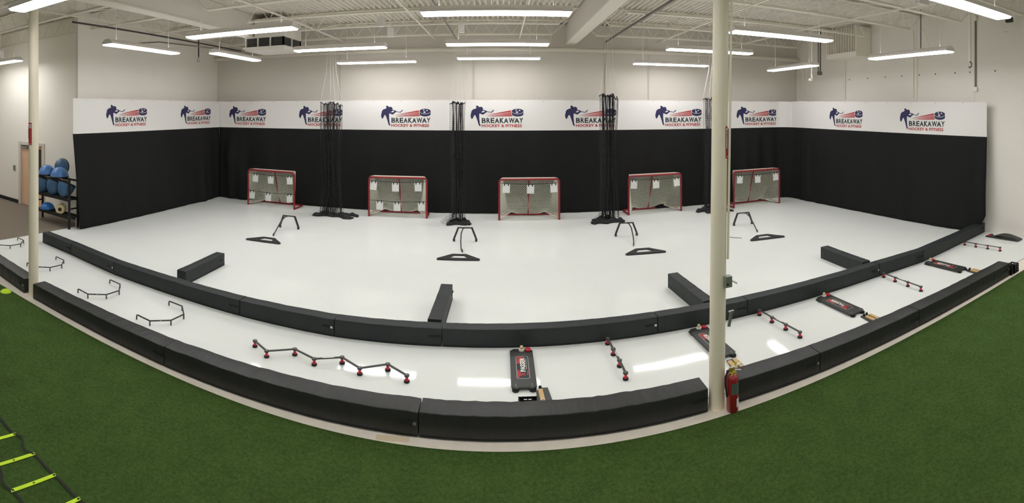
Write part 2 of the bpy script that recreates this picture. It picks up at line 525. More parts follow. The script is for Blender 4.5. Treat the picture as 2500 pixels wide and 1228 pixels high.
# ------------------------------------------------------------------ lights
def make_light(L=2.44):
    t = thing('strip_light', '', 'ceiling light')
    m = MB()
    m.prism([(-.17, 0), (.17, 0), (.15, .05), (.07, .11), (-.07, .11), (-.15, .05)], -L / 2, L / 2, M=Matrix(((0, 0, 1, 0), (1, 0, 0, 0), (0, 1, 0, 0), (0, 0, 0, 1))))
    m.build('housing', 'fixture', t)
    m = MB()
    m.prism([(-.155, -.002), (-.15, -.02), (-.12, -.03), (.12, -.03), (.15, -.02), (.155, -.002)], -L / 2 + .02, L / 2 - .02, M=Matrix(((0, 0, 1, 0), (1, 0, 0, 0), (0, 1, 0, 0), (0, 0, 0, 1))))
    m.build('lens', 'lens', t)
    m = MB()                                           # hidden glowing strip added on the housing to brighten the roof deck
    m.box(-L / 2 + .1, L / 2 - .1, -.05, .05, .108, .112)
    m.build('added_uplight_panel', 'uplight_glow', t)
    for s in (-1, 1):
        m = MB(); m.tube([(s * L * .38, 0, 0), (s * L * .38, 0, 1)], .006, 5); h = m.build('hanger', 'steel', t); h.location = (0, 0, .1)
    return t
lights = [
    (-3.72, 14.15, 4.69, 0, 'row nearest the back wall, left'), (-.05, 14.15, 4.76, 0, 'row nearest the back wall, middle'), (5.23, 14.15, 4.66, 0, 'row nearest the back wall, right'),
    (-4.02, 11.6, 4.80, 0, 'third row from the viewer, left'), (-.07, 11.4, 4.80, 0, 'third row from the viewer, middle'), (5.4, 11.6, 4.80, 0, 'third row from the viewer, right, crossing behind the column'),
    (-4.93, 8.2, 4.78, 0, 'second row from the viewer, left'), (-.07, 7.8, 4.82, 0, 'second row from the viewer, middle'), (5.55, 8.35, 4.78, 0, 'second row from the viewer, right of the column'),
    (-5.1, 4.05, 4.8, 0, 'nearest row, above the left column'), (-.07, 4.0, 4.8, 0, 'nearest row, middle'), (5.8, 4.1, 4.8, 0, 'nearest row, at the upper right'),
    (-7.8, 8.57, 4.71, PI / 2, 'lengthwise, nearer one left of the left beam'), (-7.35, 12.1, 4.80, PI / 2, 'pointing at the back wall, farther one below the air unit'),
    (8.6, 12.5, 4.56, PI / 2, 'pointing at the back wall, farther one by the right wall'), (8.45, 7.5, 4.53, PI / 2, 'pointing at the back wall, nearer one by the right wall'),
    (-13.75, 8.1, 4.78, 0, 'by the door wall, at the left edge'),
    (8.45, 2.6, 4.53, PI / 2, 'unseen fill added by the right wall beside the viewer'), (8.45, -1.4, 4.53, PI / 2, 'unseen fill added by the right wall behind the viewer'),  # added out of view to brighten the right wall and the pads
    (-5.1, .2, 4.8, 0, 'unseen fill added behind the viewer, left'), (-.07, .2, 4.8, 0, 'unseen fill added behind the viewer, middle'), (5.8, .2, 4.8, 0, 'unseen fill added behind the viewer, right'),  # unseen row put in for its light only
    (-12.6, 6.0, 4.8, 0, 'unseen fill added before the door wall, left of the picture'), (-17.2, 6.0, 4.8, 0, 'unseen fill added in the far left corner of the room'), (-13.0, 2.6, 4.8, 0, 'unseen fill added far left over the turf'), (-10.4, -1.2, 4.8, 0, 'unseen fill added behind the viewer, far left'), (2.8, -2.4, 4.8, 0, 'unseen fill added over the turf behind the viewer'), (-.07, -4, 4.8, 0, 'unseen fill added over the turf at the front wall'),  # unseen fill lamps added to lift the left area and the near side
]
proto = make_light()
for i, (x, y, z, rz, lab) in enumerate(lights):
    o = proto if i == 0 else copy_tree(proto)
    o.location = (x, y, z); o.rotation_euler = (0, 0, rz)
    o['label'] = 'lit white fluorescent strip light, ' + lab
    o['group'] = 'fluorescent strip lights'
    for ch in o.children:
        if ch.name.startswith('hanger'): ch.scale = (1, 1, TOP + .03 - z - .1)

# ------------------------------------------------------------------ pipes and ceiling fittings
def pipe(name, pts, r, mt, label, cat='pipe', n=10):
    m = MB(); m.tube(pts, r, n)
    return tag(m.build(name, mt, smooth=40), label, cat)
t = thing('wall_pipe', 'long white pipe running along the top of the back wall', 'pipe', (0, 15.25, 5.16))
m = MB(); m.tube([(WL + .02, 0, 0), (WR - .02, 0, 0)], .075, 14); m.build('pipe', 'white_pipe', t, smooth=40)
for k in range(8):
    x = -9.2 + k * 2.7
    m = MB(); m.tube([(x, 0, .07), (x, 0, .8)], .008, 5); m.build('hanger', 'steel', t)
pipe('grey_conduit', [(3.42, 3.2, 5.47), (3.42, 15.4, 5.47)], .032, 'grey_pipe', 'grey conduit running to the back wall, right of the big beam', 'conduit')
pipe('grey_conduit', [(-1.38, 5.0, 5.47), (-1.38, 15.1, 5.47)], .016, 'grey_pipe', 'thin grey conduit under the joists in the middle bay', 'conduit')
pipe('grey_conduit', [(3.42, 15.41, 3.6), (3.42, 15.41, 5.47)], .03, 'white_pipe', 'pale conduit dropping down the back wall below the grey ceiling conduit', 'conduit')
t = thing('dark_conduit', 'dark conduit hung under the joists left of the left beam', 'conduit', (-8.45, 6.9, 5.23))
m = MB(); m.tube([(0, 0, 0), (0, 7.3, .02)], .022, 8); m.build('tube', 'dark_pipe', t, smooth=40)
for k in (.4, 2.2, 4.05, 5.85):
    m = MB(); m.tube([(0, k, 0), (0, k, .27)], .006, 5); m.build('hanger', 'steel', t)
pipe('grey_conduit', [(-9.6, 9.0, 5.0), (-8.2, 9.6, 5.02), (-7.6, 12.6, 5.02)], .018, 'grey_pipe', 'thin grey conduit slanting below the joists above the left banner', 'conduit')
for x, lab in ((-5.35, 'left'), (-.9, 'middle'), (4.85, 'right')):
    pipe('wall_conduit', [(x + .05, 15.43, 3.6), (x + .05, 15.43, 5.08)], .014, 'white_pipe', 'thin vertical conduit on the back wall below the pipe, %s one of three' % lab, 'conduit', 8)
for (y, z0, z1, bx, lab) in ((7.2, 3.86, 5.7, 1, 'nearest one, ending in a box above the banner end'), (9.28, 3.6, 4.85, 0, 'middle pair side'), (9.42, 3.6, 5.6, 0, 'middle pair, longer one'), (12.5, 3.6, 4.9, 0, 'below the louvered unit'), (14.9, 3.75, 5.0, 0, 'near the back corner')):
    t = thing('wall_conduit', 'vertical conduit on the right wall, ' + lab, 'conduit', (WR - .03, y, z0))
    m = MB(); m.tube([(0, 0, 0), (0, 0, z1 - z0)], .022 if bx else .014, 8); m.build('tube', 'grey_pipe' if bx else 'steel', t, smooth=40)
    if bx:
        m = MB(); m.box(-.03, .025, -.06, .06, -.12, 0); m.build('junction_box', 'whiteplastic', t)
        m = MB(); m.tube([(-.06, 0, z1 - z0), (.02, 0, z1 - z0)], .07, 12); m.build('fitting', 'steel', t)
t = thing('drop_conduit', 'pair of grey conduits dropping to a small box in the right back corner', 'conduit', (10.05, 13.0, 4.55))
m = MB(); m.tube([(0, 0, 0), (0, 0, 1.46)], .02, 8); m.tube([(.09, 0, 0), (.09, 0, 1.46)], .025, 8); m.build('tube', 'grey_pipe', t)
m = MB(); m.box(-.02, .14, -.04, .04, -.12, 0); m.build('junction_box', 'grey_pipe', t)
t = thing('drop_pipe', 'white pipe elbow hanging below the right end of the wall pipe', 'pipe', (9.7, 12.9, 4.25))
m = MB(); m.tube([(0, 0, 1.76), (0, 0, .12), (.02, 0, .05), (-.05, 0, 0)], .035, 10); m.build('tube', 'steel', t, smooth=40)
m = MB(); m.tube([(-.05, -.05, 0), (-.05, .05, 0)], .05, 10); m.build('elbow', 'steel', t, smooth=40)
t = thing('drop_pipe', 'white pipe with a hooked end hanging near the right wall, right of the strip light', 'pipe', (9.9, 6.75, 4.35))
m = MB(); m.tube([(0, 0, 1.66), (0, 0, .1)], .04, 10); m.build('tube', 'steel', t, smooth=40)
m = MB(); m.tube([(0, 0, .1), (.06, 0, .06), (.06, 0, -.02), (-.01, 0, -.06), (-.05, 0, -.04)], .02, 8); m.build('hook', 'grey_pipe', t, smooth=40)
t = thing('drop_pipe', 'slanting pair of thin white pipes hanging above the right side strip light', 'pipe', (10.2, 8.6, 4.75))
m = MB(); m.tube([(0, 0, 1.26), (0, 0, 0)], .018, 8); m.build('tube', 'grey_pipe', t)
m = MB(); m.tube([(0, -.05, .75), (.06, -.35, .0)], .018, 8); m.build('brace', 'steel', t)
t = thing('sensor_bracket', 'open white metal bracket high on the right wall beside the nearest strip light', 'bracket', (WR - .3, 6.2, 5.25))
m = MB()
for a, b in (((0, 0, 0), (.28, 0, 0)), ((0, 0, .45), (.28, 0, .45)), ((0, 0, 0), (0, 0, .45)), ((0, 0, 0), (0, -.35, 0)), ((0, -.35, 0), (0, -.35, .45)), ((0, 0, .45), (0, -.35, .45))):
    m.bar(a, b, .02, .02)
m.build('frame', 'steel', t)
m = MB(); m.box(-.03, .06, -.28, -.1, .2, .32); m.build('sensor', 'dark_pipe', t)

# air unit with louver band
t = thing('air_unit', 'grey ceiling air unit with a dark louver band beside the left beam end', 'air unit', (-6.5, 12.75, 4.95))
m = MB(); m.box(-.6, .65, -.6, .6, 0, .06); m.box(-.66, .71, -.66, .66, .06, .1); m.box(-.6, .65, -.6, .6, .36, .395); m.box(-.28, .65, -.6, .6, .395, .9)
for cx in (-.6, -.2, .2, .61):
    m.box(cx, cx + .04, -.6, -.56, .1, .36); m.box(cx, cx + .04, .56, .6, .1, .36)
for cy in (-.6, -.05, .56):
    m.box(.61, .65, cy, cy + .04, .1, .36)
m.build('casing', 'beam', t)
m = MB(); m.box(-.56, .6, -.55, .55, .1, .36); m.build('louver_core', 'void', t)
# slatted wall unit
t = thing('louvered_unit', 'white louvered box high on the right wall near the back corner', 'vent', (10.2, 12.0, 4.95))
m = MB(); m.box(0, .63, -.75, .75, 0, .15); m.box(0, .63, -.75, -.71, .15, .95); m.box(0, .63, .71, .75, .15, .95); m.box(.5, .63, -.7, .7, .15, .95); m.build('casing', 'steel', t)
for k in range(11):
    y = -.64 + k * .128
    m = MB(); m.box(0, .07, y - .012, y + .012, .15, .95); m.build('slat', 'steel', t)
for (x, y, z, sz, lab) in ((-2.95, 11.65, 5.32, .18, 'left one of a close pair'), (-2.85, 12.35, 5.16, .17, 'right, lower one of a close pair'), (-1.0, 12.3, 5.22, .16, 'above the middle strip light'),
                           (-14.5, 8.6, 5.05, .3, 'beyond the left column'), (7.4, 6.2, 5.35, .3, 'above the right side strip light'), (4.4, 8.9, 5.33, .2, 'just left of the right column')):
    t = thing('ceiling_box', 'small white box hanging among the joists, ' + lab, 'box', (x, y, z), group='hanging ceiling boxes')
    m = MB(); m.box(-sz / 2, sz / 2, -.06, .06, 0, .24); m.build('box', 'fixture', t, bevel=.004)
    m = MB(); m.tube([(0, 0, .24), (0, 0, TOP - z)], .01, 6); m.build('hanger', 'steel', t)
t = thing('hanging_hook', 'black strap ending in a steel hook hanging above the left back corner', 'hook', (-9.2, 12.75, 4.85))
m = MB(); m.box(-.02, .02, -.004, .004, .12, .66); m.build('strap', 'strap', t)
m = MB(); m.tube([(0, 0, .12), (0, 0, .07)] + [(.05 * math.cos(a), 0, .02 + .05 * math.sin(a)) for a in [PI / 2 + i * PI / 6 for i in range(9)]], .012, 8); m.build('hook', 'galv', t, smooth=True)
m = MB(); m.box(-.06, .06, -.04, 0, 0, .18)
o = m.build('wall_switch_box', 'galv', bevel=.004); o.location = (-14.35, DW, 1.12)
tag(o, 'grey switch box on the wall left of the wooden door', 'switch')

# ------------------------------------------------------------------ curtains, banners and logos
def sc_logo(p): return ((p[0] - 165) / 1605.0, (895 - p[1]) / 1605.0)
PLAYER = [(340,205),(365,198),(395,212),(410,235),(440,250),(475,240),(510,248),(535,275),(545,310),(537,342),(600,358),(640,372),(660,378),(668,395),(700,400),(790,418),(850,350),(872,350),(872,368),(812,432),(790,438),(665,414),(640,430),(600,460),(560,500),(540,505),(440,465),(430,480),(430,560),(430,640),(440,700),(445,800),(468,850),(462,890),(440,882),(412,850),(395,790),(370,690),(345,620),(325,560),(300,515),(275,530),(255,575),(240,615),(210,650),(190,640),(170,580),(165,520),(180,460),(190,400),(215,350),(260,320),(320,300),(345,280),(330,250)]
def logo_mesh():
    from mathutils.geometry import tessellate_polygon
    m = MB()
    def poly(pts, lay, mi):
        q = [sc_logo(p) for p in pts]
        tri = tessellate_polygon([[Vector((a, b, 0)) for a, b in q]])
        m.add([(a, -.0008 * lay, b) for a, b in q], [tuple(t) for t in tri], mi)
    poly(PLAYER, 1, 0)
    poly([(485, 425), (548, 372), (605, 388), (560, 425)], 2, 3)
    ell = lambda cx, cy, rx, ry, a0=0, a1=2 * PI, n=24: [(cx + rx * math.cos(a0 + (a1 - a0) * i / n), cy + ry * math.sin(a0 + (a1 - a0) * i / n)) for i in range(n + (0 if a1 - a0 > 6.2 else 1))]
    poly(ell(1592, 385, 175, 78, PI, 2 * PI) + ell(1592, 488, 175, 78, 0, PI), 1, 0)
    arc = ell(1592, 392, 172, 82, 0, PI)
    arc2 = ell(1592, 402, 172, 84, 0, PI)
    for a, b, c, d in zip(arc, arc[1:], arc2[1:], arc2): poly([a, b, c, d], 2, 3)
    def star(cx, cy, r):
        pts = []
        for i in range(10):
            a = -PI / 2 + i * PI / 5; q = r if i % 2 == 0 else r * .42
            pts.append((cx + q * math.cos(a), cy + q * .85 * math.sin(a)))
        poly(pts, 3, 3)
    star(1548, 348, 34); star(1650, 365, 36); star(1570, 422, 52)
    for pts in ([(600, 522), (1398, 358), (1398, 412)], [(600, 545), (1402, 424), (1402, 458)], [(640, 560), (1406, 468), (1408, 505)], [(650, 572), (1412, 516), (1432, 556), (1300, 562)]):
        poly(pts, 1, 2)
    def txt(s, x0, x1, y0, y1, off, mi, lay=1):
        vs, fs = text_geo(s, off)
        out = []
        for a, b in vs:
            u, v = sc_logo((x0 + (x1 - x0) * a, y1 + (y0 - y1) * b)); out.append((u, -.0008 * lay, v))
        m.add(out, fs, mi)
    xs = [505, 650, 775, 900, 1050, 1175, 1320, 1490, 1640]
    we = [632, 762, 888, 1035, 1180, 1312, 1500, 1645, 1760]
    for ch, a, b in zip('BREAKAWAY', xs, we):
        txt(ch, a, b, 612, 788, .035, 1)
    for a, b in ((551, 560), (691, 699), (815, 822), (963, 970), (1093, 1100), (1240, 1247), (1563, 1570)):
        poly([(a, 600), (b, 600), (b, 650), (a, 650)], 2, 3)
    for a, b in ((555, 562), (815, 822), (1410, 1416), (1700, 1706)):
        poly([(a, 745), (b, 745), (b, 795), (a, 795)], 2, 3)
    txt('HOCKEY & FITNESS', 500, 1715, 826, 922, .03, 2)
    me_o = m.build('logo', ['navy', 'ink', 'redink', 'whiteink'])
    return me_o
logo0 = logo_mesh()
logo_used = [False]
BZ0, BZ1 = 2.6, 3.56

def lerp_path(path, s):
    d = 0
    for a, b in zip(path, path[1:]):
        L = math.dist(a, b)
        if s <= d + L or b == path[-1]:
            k = (s - d) / L
            return (a[0] + (b[0] - a[0]) * k, a[1] + (b[1] - a[1]) * k, (b[0] - a[0]) / L, (b[1] - a[1]) / L)
        d += L
def curtain(name_label, path, seed, folds, logos, flare=0, drop=(0, 0), tuck=0):
    # path goes left to right as seen from inside; inward normal is to its right
    L = sum(math.dist(a, b) for a, b in zip(path, path[1:]))
    t = thing('curtain', name_label, 'curtain', group='black curtains with white logo banners')
    nu, nv = int(L / .07), 26
    def off(s, z):
        amp = .014
        for (c, w2, a) in folds:
            amp += a * math.exp(-((s - c) / w2) ** 2)
        k = min(1, max(0, (BZ0 - z) / 1.2))
        v = math.sin(s * 5.3 + seed) * .45 + math.sin(s * 11.7 + seed * 2 + .5 * math.sin(z * 1.3)) * .4 + noise.noise(Vector((s * 1.3, z * .5, seed))) * 1.0
        v += (k ** 2) * .8 * noise.noise(Vector((s * 2.1, z * .8, seed + 9)))
        return .02 + amp * k * (v + 1)
    def cf(u, v):
        s = u * L; z = .012 + (BZ0 + .02 - drop[1] * u - .012) * v
        if flare and u < .5: s = s + flare * (1 - v) * (1 - u * 2)
        if tuck and u > .8: s = s - tuck * max(0, 1 - z / .5) ** 1.5 * (u - .8) * 5
        x, y, dx, dy = lerp_path(path, s)
        o = off(s, z)
        return (x + dy * o, y - dx * o, z)
    m = MB(); m.grid(cf, nu, nv)
    c = m.build('black_fabric', 'curtain', t, smooth=True)
    sol = c.modifiers.new('thickness', 'SOLIDIFY'); sol.thickness = .006; sol.offset = 0
    m = MB()
    def bf(u, v):
        x, y, dx, dy = lerp_path(path, u * L)
        zb_ = BZ0 - drop[1] * u; zz = zb_ + (BZ1 - drop[0] * u - zb_) * v
        o = .03 + .004 * math.sin(u * L * 3.1 + seed) * 0
        if v == 1: zz -= .012 * abs(math.sin(u * L * PI / .9))
        return (x + dy * o, y - dx * o, zz)
    m.grid(bf, int(L / .15), 2)
    s = .45
    while s < L - .1:
        x, y, dx, dy = lerp_path(path, s)
        c0 = Vector((x + dy * .034, y - dx * .034, BZ1 - drop[0] * s / L - .045))
        m.tube([c0, c0 + Vector((dy * .004, -dx * .004, 0))], .012, 8, 1)
        s += .9
    b = m.build('banner', ['banner', 'galv'], t)
    sol = b.modifiers.new('thickness', 'SOLIDIFY'); sol.thickness = .003; sol.offset = 1
    for (s0, s1, zb, lh) in logos:
        lo = logo0 if not logo_used[0] else logo0.copy()
        if logo_used[0]: COL.objects.link(lo)
        logo_used[0] = True
        lo.parent = b
        x, y, dx, dy = lerp_path(path, s0)
        wd = s1 - s0
        lo.location = (x + dy * .036, y - dx * .036, zb)
        lo.rotation_euler = (0, 0, math.atan2(dy, dx))
        lo.scale = (wd, 1, lh / .433)
    return t

def px_on_x(xp, X):      # where a column of the picture meets the plane x = X
    return X / math.tan((xp - X0) / F)
def px_on_y(xp, Y):
    return Y * math.tan((xp - X0) / F)
def s_on(path, xp):
    best = None
    tt = math.tan((xp - X0) / F)
    L = sum(math.dist(a, b) for a, b in zip(path, path[1:]))
    for i in range(4000):
        q = i / 4000 * L
        x, y, _, _ = lerp_path(path, q)
        e = abs(x / y - tt)
        if best is None or e < best[0]: best = (e, q)
    return best[1]
lp = [(-10.03, 8.18), (-9.93, 15.05)]
curtain('black curtain with white banner on the left wall, two logos', lp, 1.3, [(5.9, .5, .05)],
        [(px_on_x(256, -10.03) - 8.18, px_on_x(358, -9.97) - 8.18, 2.79, .60), (px_on_x(440, -9.95) - 8.18, px_on_x(513, -9.93) - 8.18, 2.77, .62)], flare=.24)
bp_ = [(-9.9, 15.1), (9.75, 15.1), (10.0, 14.97), (10.15, 14.65), (10.2, 14.2)]
bl = []
for a, b in ((561, 651), (731, 837), (931, 1052), (1149, 1278), (1379, 1504), (1599, 1712)):
    bl.append((px_on_y(a, 15.1) + 9.9, px_on_y(b, 15.1) + 9.9, 2.73, .65))
bl.append((s_on(bp_, 1797), s_on(bp_, 1896), 2.72, .64))
curtain('long black curtain with white banner along the back wall, seven logos', bp_, 4.1,
        [(.6, .5, .09), (2.0, .4, .03), (18.6, 1.1, .11), (15.4, .5, .04)], bl)
rp = [(10.2, 14.2), (10.46, 11.0), (10.66, 6.72)]
curtain('black curtain with white banner on the right wall, two logos', rp, 7.7, [(.5, .5, .05), (7.4, .2, .04)],
        [(s_on(rp, 2027), s_on(rp, 2108), 2.70, .62), (s_on(rp, 2199), s_on(rp, 2309), 2.68, .61)], drop=(.11, .06), tuck=.46)

# ------------------------------------------------------------------ foam barriers
def pad(p, q, depth_dir, label, group, mt, wd=.2, ht=.25, strap=True, sh=.004, seed=0, bulge=0):
    p = Vector((p[0], p[1], 0)); q = Vector((q[0], q[1], 0))
    d = q - p; L = d.length; ang = math.atan2(d.y, d.x)
    t = thing('foam_barrier', label, 'foam barrier', (p.x, p.y, 0), rz=ang, group=group)
    g = .006
    n = max(6, int(L / .06)); r = .009
    cs = []
    for (cx, cz, a0) in ((wd - r, ht - r, 0), (r, ht - r, PI / 2), (r, r, PI), (wd - r, r, 1.5 * PI)):
        for i in range(4):
            a = a0 + i * PI / 6
            cs.append((cx + r * math.cos(a), cz + r * math.sin(a)))
    if depth_dir < 0: cs = [(-x, z) for x, z in cs][::-1]
    k = len(cs)
    vs = []
    sd = seed + p.x * 3.7
    for i in range(n + 1):
        x = g + (L - 2 * g) * i / n
        cr = noise.noise(Vector((x * 6, sd, 0))); cr2 = noise.noise(Vector((x * 14, sd, 5)))
        for j, (cy, cz) in enumerate(cs):
            top = cz / ht
            dz = top * (sh * 1.2 * cr + sh * .8 * cr2)
            dy = sh * noise.noise(Vector((x * 5, cz * 7, sd + 3))) * (1 if .1 < top else .3)
            vs.append((x, cy + dy, max(.002, cz + dz)))
    fs = []
    for i in range(n):
        for j in range(k):
            l = (j + 1) % k
            fs.append((i * k + j, i * k + l, (i + 1) * k + l, (i + 1) * k + j) if depth_dir < 0 else (i * k + j, i * k + l, (i + 1) * k + l, (i + 1) * k + j))
    fs.append(tuple(range(k))[::-1]); fs.append(tuple(n * k + j for j in range(k)))
    m = MB(); m.add(vs, fs); m.build('pad_cover', mt, t, smooth=36)
    fy = -.003 if depth_dir > 0 else .003
    m = MB(); m.box(.02, L - .02, fy - .002, fy + .002, .013, .02) ; m.build('seam', 'strap', t)
    if strap:
        m = MB(); m.box(L - .19, L - .02, fy - .006, fy + .002, .125, .15); m.build('strap', 'strap', t)
        m = MB(); m.box(L - .055, L - .02, fy - .012, fy - .004, .122, .153); m.box(L - .048, L - .027, fy - .014, fy - .011, .136, .142); m.build('buckle', 'chrome' if seed % 2 else 'black', t)
    return t
inn = [(-9.6, 6.89), (-8.4, 6.81), (-6.82, 6.62), (-3.91, 6.52), (-2.33, 6.50), (-.8, 6.57), (2.24, 6.63), (3.73, 6.64), (6.65, 6.66), (7.92, 6.60), (10.82, 6.9)]
il = ['leftmost, short, with the free end', 'short one left of the first divider', 'long one where the leftmost divider starts', 'short one right of the leftmost divider', 'short one left of the joint at the middle divider',
      'long one behind the upright board with ball and pucks', 'short one passing behind the right column', 'long one right of the right column', 'short one where the rightmost divider meets the row', 'rightmost, reaching the right curtain']
for i, (a, b) in enumerate(zip(inn, inn[1:])):
    pad(a, b, 1, 'charcoal inner row foam barrier, ' + il[i], 'inner row of foam barriers', 'vinyl_in', seed=i, sh=.003)
out1 = [(-9.9, 4.98), (-8.62, 4.86), (-7.13, 4.72)]
ol = ['leftmost one, cut by the picture edge', 'ending at the left column']
for i, (a, b) in enumerate(zip(out1, out1[1:])):
    pad(a, b, 1, 'black outer row foam barrier, ' + ol[i], 'outer row of foam barriers', 'vinyl', wd=.25, seed=i, ht=.25)
out2 = [(-6.86, 4.72), (-3.92, 4.69), (-.81, 4.72), (2.17, 4.72)]
ol = ['starting right of the left column', 'long one in front of the zigzag trainer', 'wrinkled one left of the right column']
for i, (a, b) in enumerate(zip(out2, out2[1:])):
    pad(a, b, 1, 'black outer row foam barrier, ' + ol[i], 'outer row of foam barriers', 'vinyl', wd=.25, seed=i + 4, ht=.25, sh=.007 if i == 2 else .005)
out3 = [(2.5, 4.72), (3.66, 4.70), (5.52, 4.68), (8.22, 4.67)]
ol = ['short one right of the extinguisher', 'middle one right of the column', 'rightmost, ending at the black crates']
for i, (a, b) in enumerate(zip(out3, out3[1:])):
    pad(a, b, 1, 'black outer row foam barrier, ' + ol[i], 'outer row of foam barriers', 'vinyl', wd=.25, seed=i + 9, ht=.25)
for (a, b, lab, sd) in (((-5.42, 7.1), (-5.46, 8.5), 'leftmost of four', 1), ((-.84, 6.84), (-.82, 8.26), 'at the centre of the picture', 2), ((3.28, 6.9), (3.2, 8.32), 'just left of the right column', 3), ((6.66, 6.93), (6.7, 8.32), 'rightmost of four', 4)):
    pad(a, b, 1, 'foam divider standing out from the inner row, ' + lab, 'foam dividers between lanes', 'vinyl_in', seed=sd, sh=.004, wd=.2)

# ------------------------------------------------------------------ hockey goals
GW, GH, GD = 1.77, 1.2, .66
def arc_pts(c, r, a0, a1, n, plane):
    out = []
    for i in range(n + 1):
        a = a0 + (a1 - a0) * i / n
        if plane == 'xz': out.append((c[0] + r * math.cos(a), c[1], c[2] + r * math.sin(a)))
        else: out.append((c[0] + r * math.cos(a), c[1] + r * math.sin(a), c[2]))
    return out
def make_goal():
    t = thing('hockey_goal', '', 'hockey goal', group='hockey goals')
    h = GW / 2; R = .09
    pts = [(-h, 0, .002)] + arc_pts((-h + R, 0, GH - R), R, PI, PI / 2, 6, 'xz') + arc_pts((h - R, 0, GH - R), R, PI / 2, 0, 6, 'xz') + [(h, 0, .002)]
    m = MB(); m.tube(pts, .03, 12); m.build('front_frame', 'goalred', t, smooth=50)
    pts = [(-h, .02, .03)] + arc_pts((-h + R, GD - R, .03), R, PI, PI / 2, 6, 'xy') + arc_pts((h - R, GD - R, .03), R, PI / 2, 0, 6, 'xy') + [(h, .02, .03)]
    m = MB(); m.tube(pts, .025, 10); m.build('base_frame', 'goalred', t, smooth=50)
    td = .26
    m = MB(); m.tube([(0, .02, GH - .02), (0, td, GH - .03), (0, GD, .05)], .022, 10); m.build('centre_post', 'goalred', t, smooth=50)
    pts = [(-h + .03, .0, GH - .01), (-h + .1, td, GH + .005), (h - .1, td, GH + .005), (h - .03, .0, GH - .01)]
    m = MB(); m.tube(pts, .016, 8); m.build('top_frame', 'canvas', t)
    m = MB()
    def tf(u, v):
        x = (-h + .04 + .06 * v) + u * (2 * h - .08 - .12 * v)
        return (x, .01 + (td - .01) * v, GH + .03 + .006 * math.sin(u * PI) - .012 * v)
    m.grid(tf, 16, 4)
    o = m.build('top_cover', 'canvas', t, smooth=True); s = o.modifiers.new('s', 'SOLIDIFY'); s.thickness = .008
    # diamond netting
    def surf(u, v):        # u 0..1 round the U, v 0 bottom .. 1 top
        dp = (GD + .01) + (td + .03 - GD - .01) * v ** .9
        a = .2
        inset = .34 - .26 * v ** .7                    # loose bag, narrower than the base
        if u < a:
            k = u / a
            x, y = -h + .02 + inset * k, dp * k
        elif u > 1 - a:
            k = (1 - u) / a
            x, y = h - .02 - inset * k, dp * k
        else:
            k = (u - a) / (1 - 2 * a)
            x, y = (-h + .02 + inset) + k * (2 * h - .04 - 2 * inset), dp
        z = .05 + (GH - .05) * v ** 1.18
        z += .05 * max(0, 1 - v * 5) * math.exp(-((min(u, 1 - u) - a) / .09) ** 2)
        return Vector((x, y, z))
    NU, NV = 48, 20
    m = MB()
    for sgn in (1, -1):
        for i0 in range(-NV, NU + NV):
            pts = []
            for j in range(NV + 1):
                i = i0 + sgn * j
                if 0 <= i <= NU:
                    pts.append(surf(i / NU, j / NV))
            if len(pts) >= 2: m.tube(pts, .0048, 3, caps=False)
    pts = [surf(i / NU, 0) for i in range(NU + 1)]
    m.tube(pts, .009, 4)
    m.build('net', 'net', t)
    return t
goals = [((-8.26, 14.36), (-6.5, 14.28), 'far left goal, six white targets, near the left corner'), ((-3.96, 14.2), (-2.2, 14.26), 'second goal from the left, six white targets'),
         ((-.03, 14.18), (1.73, 14.18), 'middle goal with three white targets'), ((3.90, 14.34), (5.67, 14.44), 'goal left of the right column, three white targets'),
         ((7.39, 14.08), (9.16, 14.06), 'far right goal partly hidden by the right column')]
g0 = make_goal()
def make_target():
    t = thing('shooting_target', '', 'target', group='white shooting targets')
    m = MB(); m.box(-.105, .105, -.012, .012, -.27, -.02); m.build('panel', 'target', t, bevel=.004)
    for s in (-1, 1):
        m = MB(); m.box(s * .055 - .013, s * .055 + .013, -.017, .017, -.065, .012); m.build('hook', 'strap', t)
    return t
tg = make_target(); tg_used = False
TF = [([.17, .5, .9], [.09, .45, .9]), ([.085, .465, .85], [.19, .49, .91]), ([.12, .52, .905], []), ([.1, .51, .905], []), ([.13, .51, .91], [])]
pos3 = ['left', 'middle', 'right']
gn = ['far left goal', 'second goal from the left', 'middle goal', 'goal left of the right column', 'far right goal']
for gi, (a, b, lab) in enumerate(goals):
    o = g0 if gi == 0 else copy_tree(g0)
    cx, cy = (a[0] + b[0]) / 2, (a[1] + b[1]) / 2
    ang = math.atan2(b[1] - a[1], b[0] - a[0])
    o.location = (cx, cy, 0); o.rotation_euler = (0, 0, ang)
    o['label'] = 'red hockey goal, ' + lab
    dx, dy = math.cos(ang), math.sin(ang)
    for row, fr in enumerate(TF[gi]):
        if not fr: continue
        z = (1.09, .50)[row]
        m = MB()
        m.tube([(-GW / 2 + .03, .0, 0), (0, .0, -.035), (GW / 2 - .03, .0, 0)], .006, 5)
        c = m.build('elastic_cord', 'strap'); c.location = (cx, cy, z); c.rotation_euler = (0, 0, ang)
        tag(c, 'black elastic cord across the %s holding the %s targets' % (gn[gi], ('upper', 'lower')[row]), 'cord', 'target cords')
        for k, f in enumerate(fr):
            sx = (f - .5) * GW
            tz = z - .035 * (1 - abs(sx) / (GW / 2)) - .004
            q = tg if not tg_used else copy_tree(tg)
            tg_used = True
            q.location = (cx + dx * sx, cy + dy * sx, tz)
            q.rotation_euler = (rnd.uniform(-.05, .05), (.06, 0, -.06)[k] * (1 if row == 0 else .4) + rnd.uniform(-.02, .02), ang)
            q['label'] = 'white square target with black hooks, %s%s one in the %s' % (('upper ', 'lower ')[row] if TF[gi][1] else '', pos3[k], gn[gi])

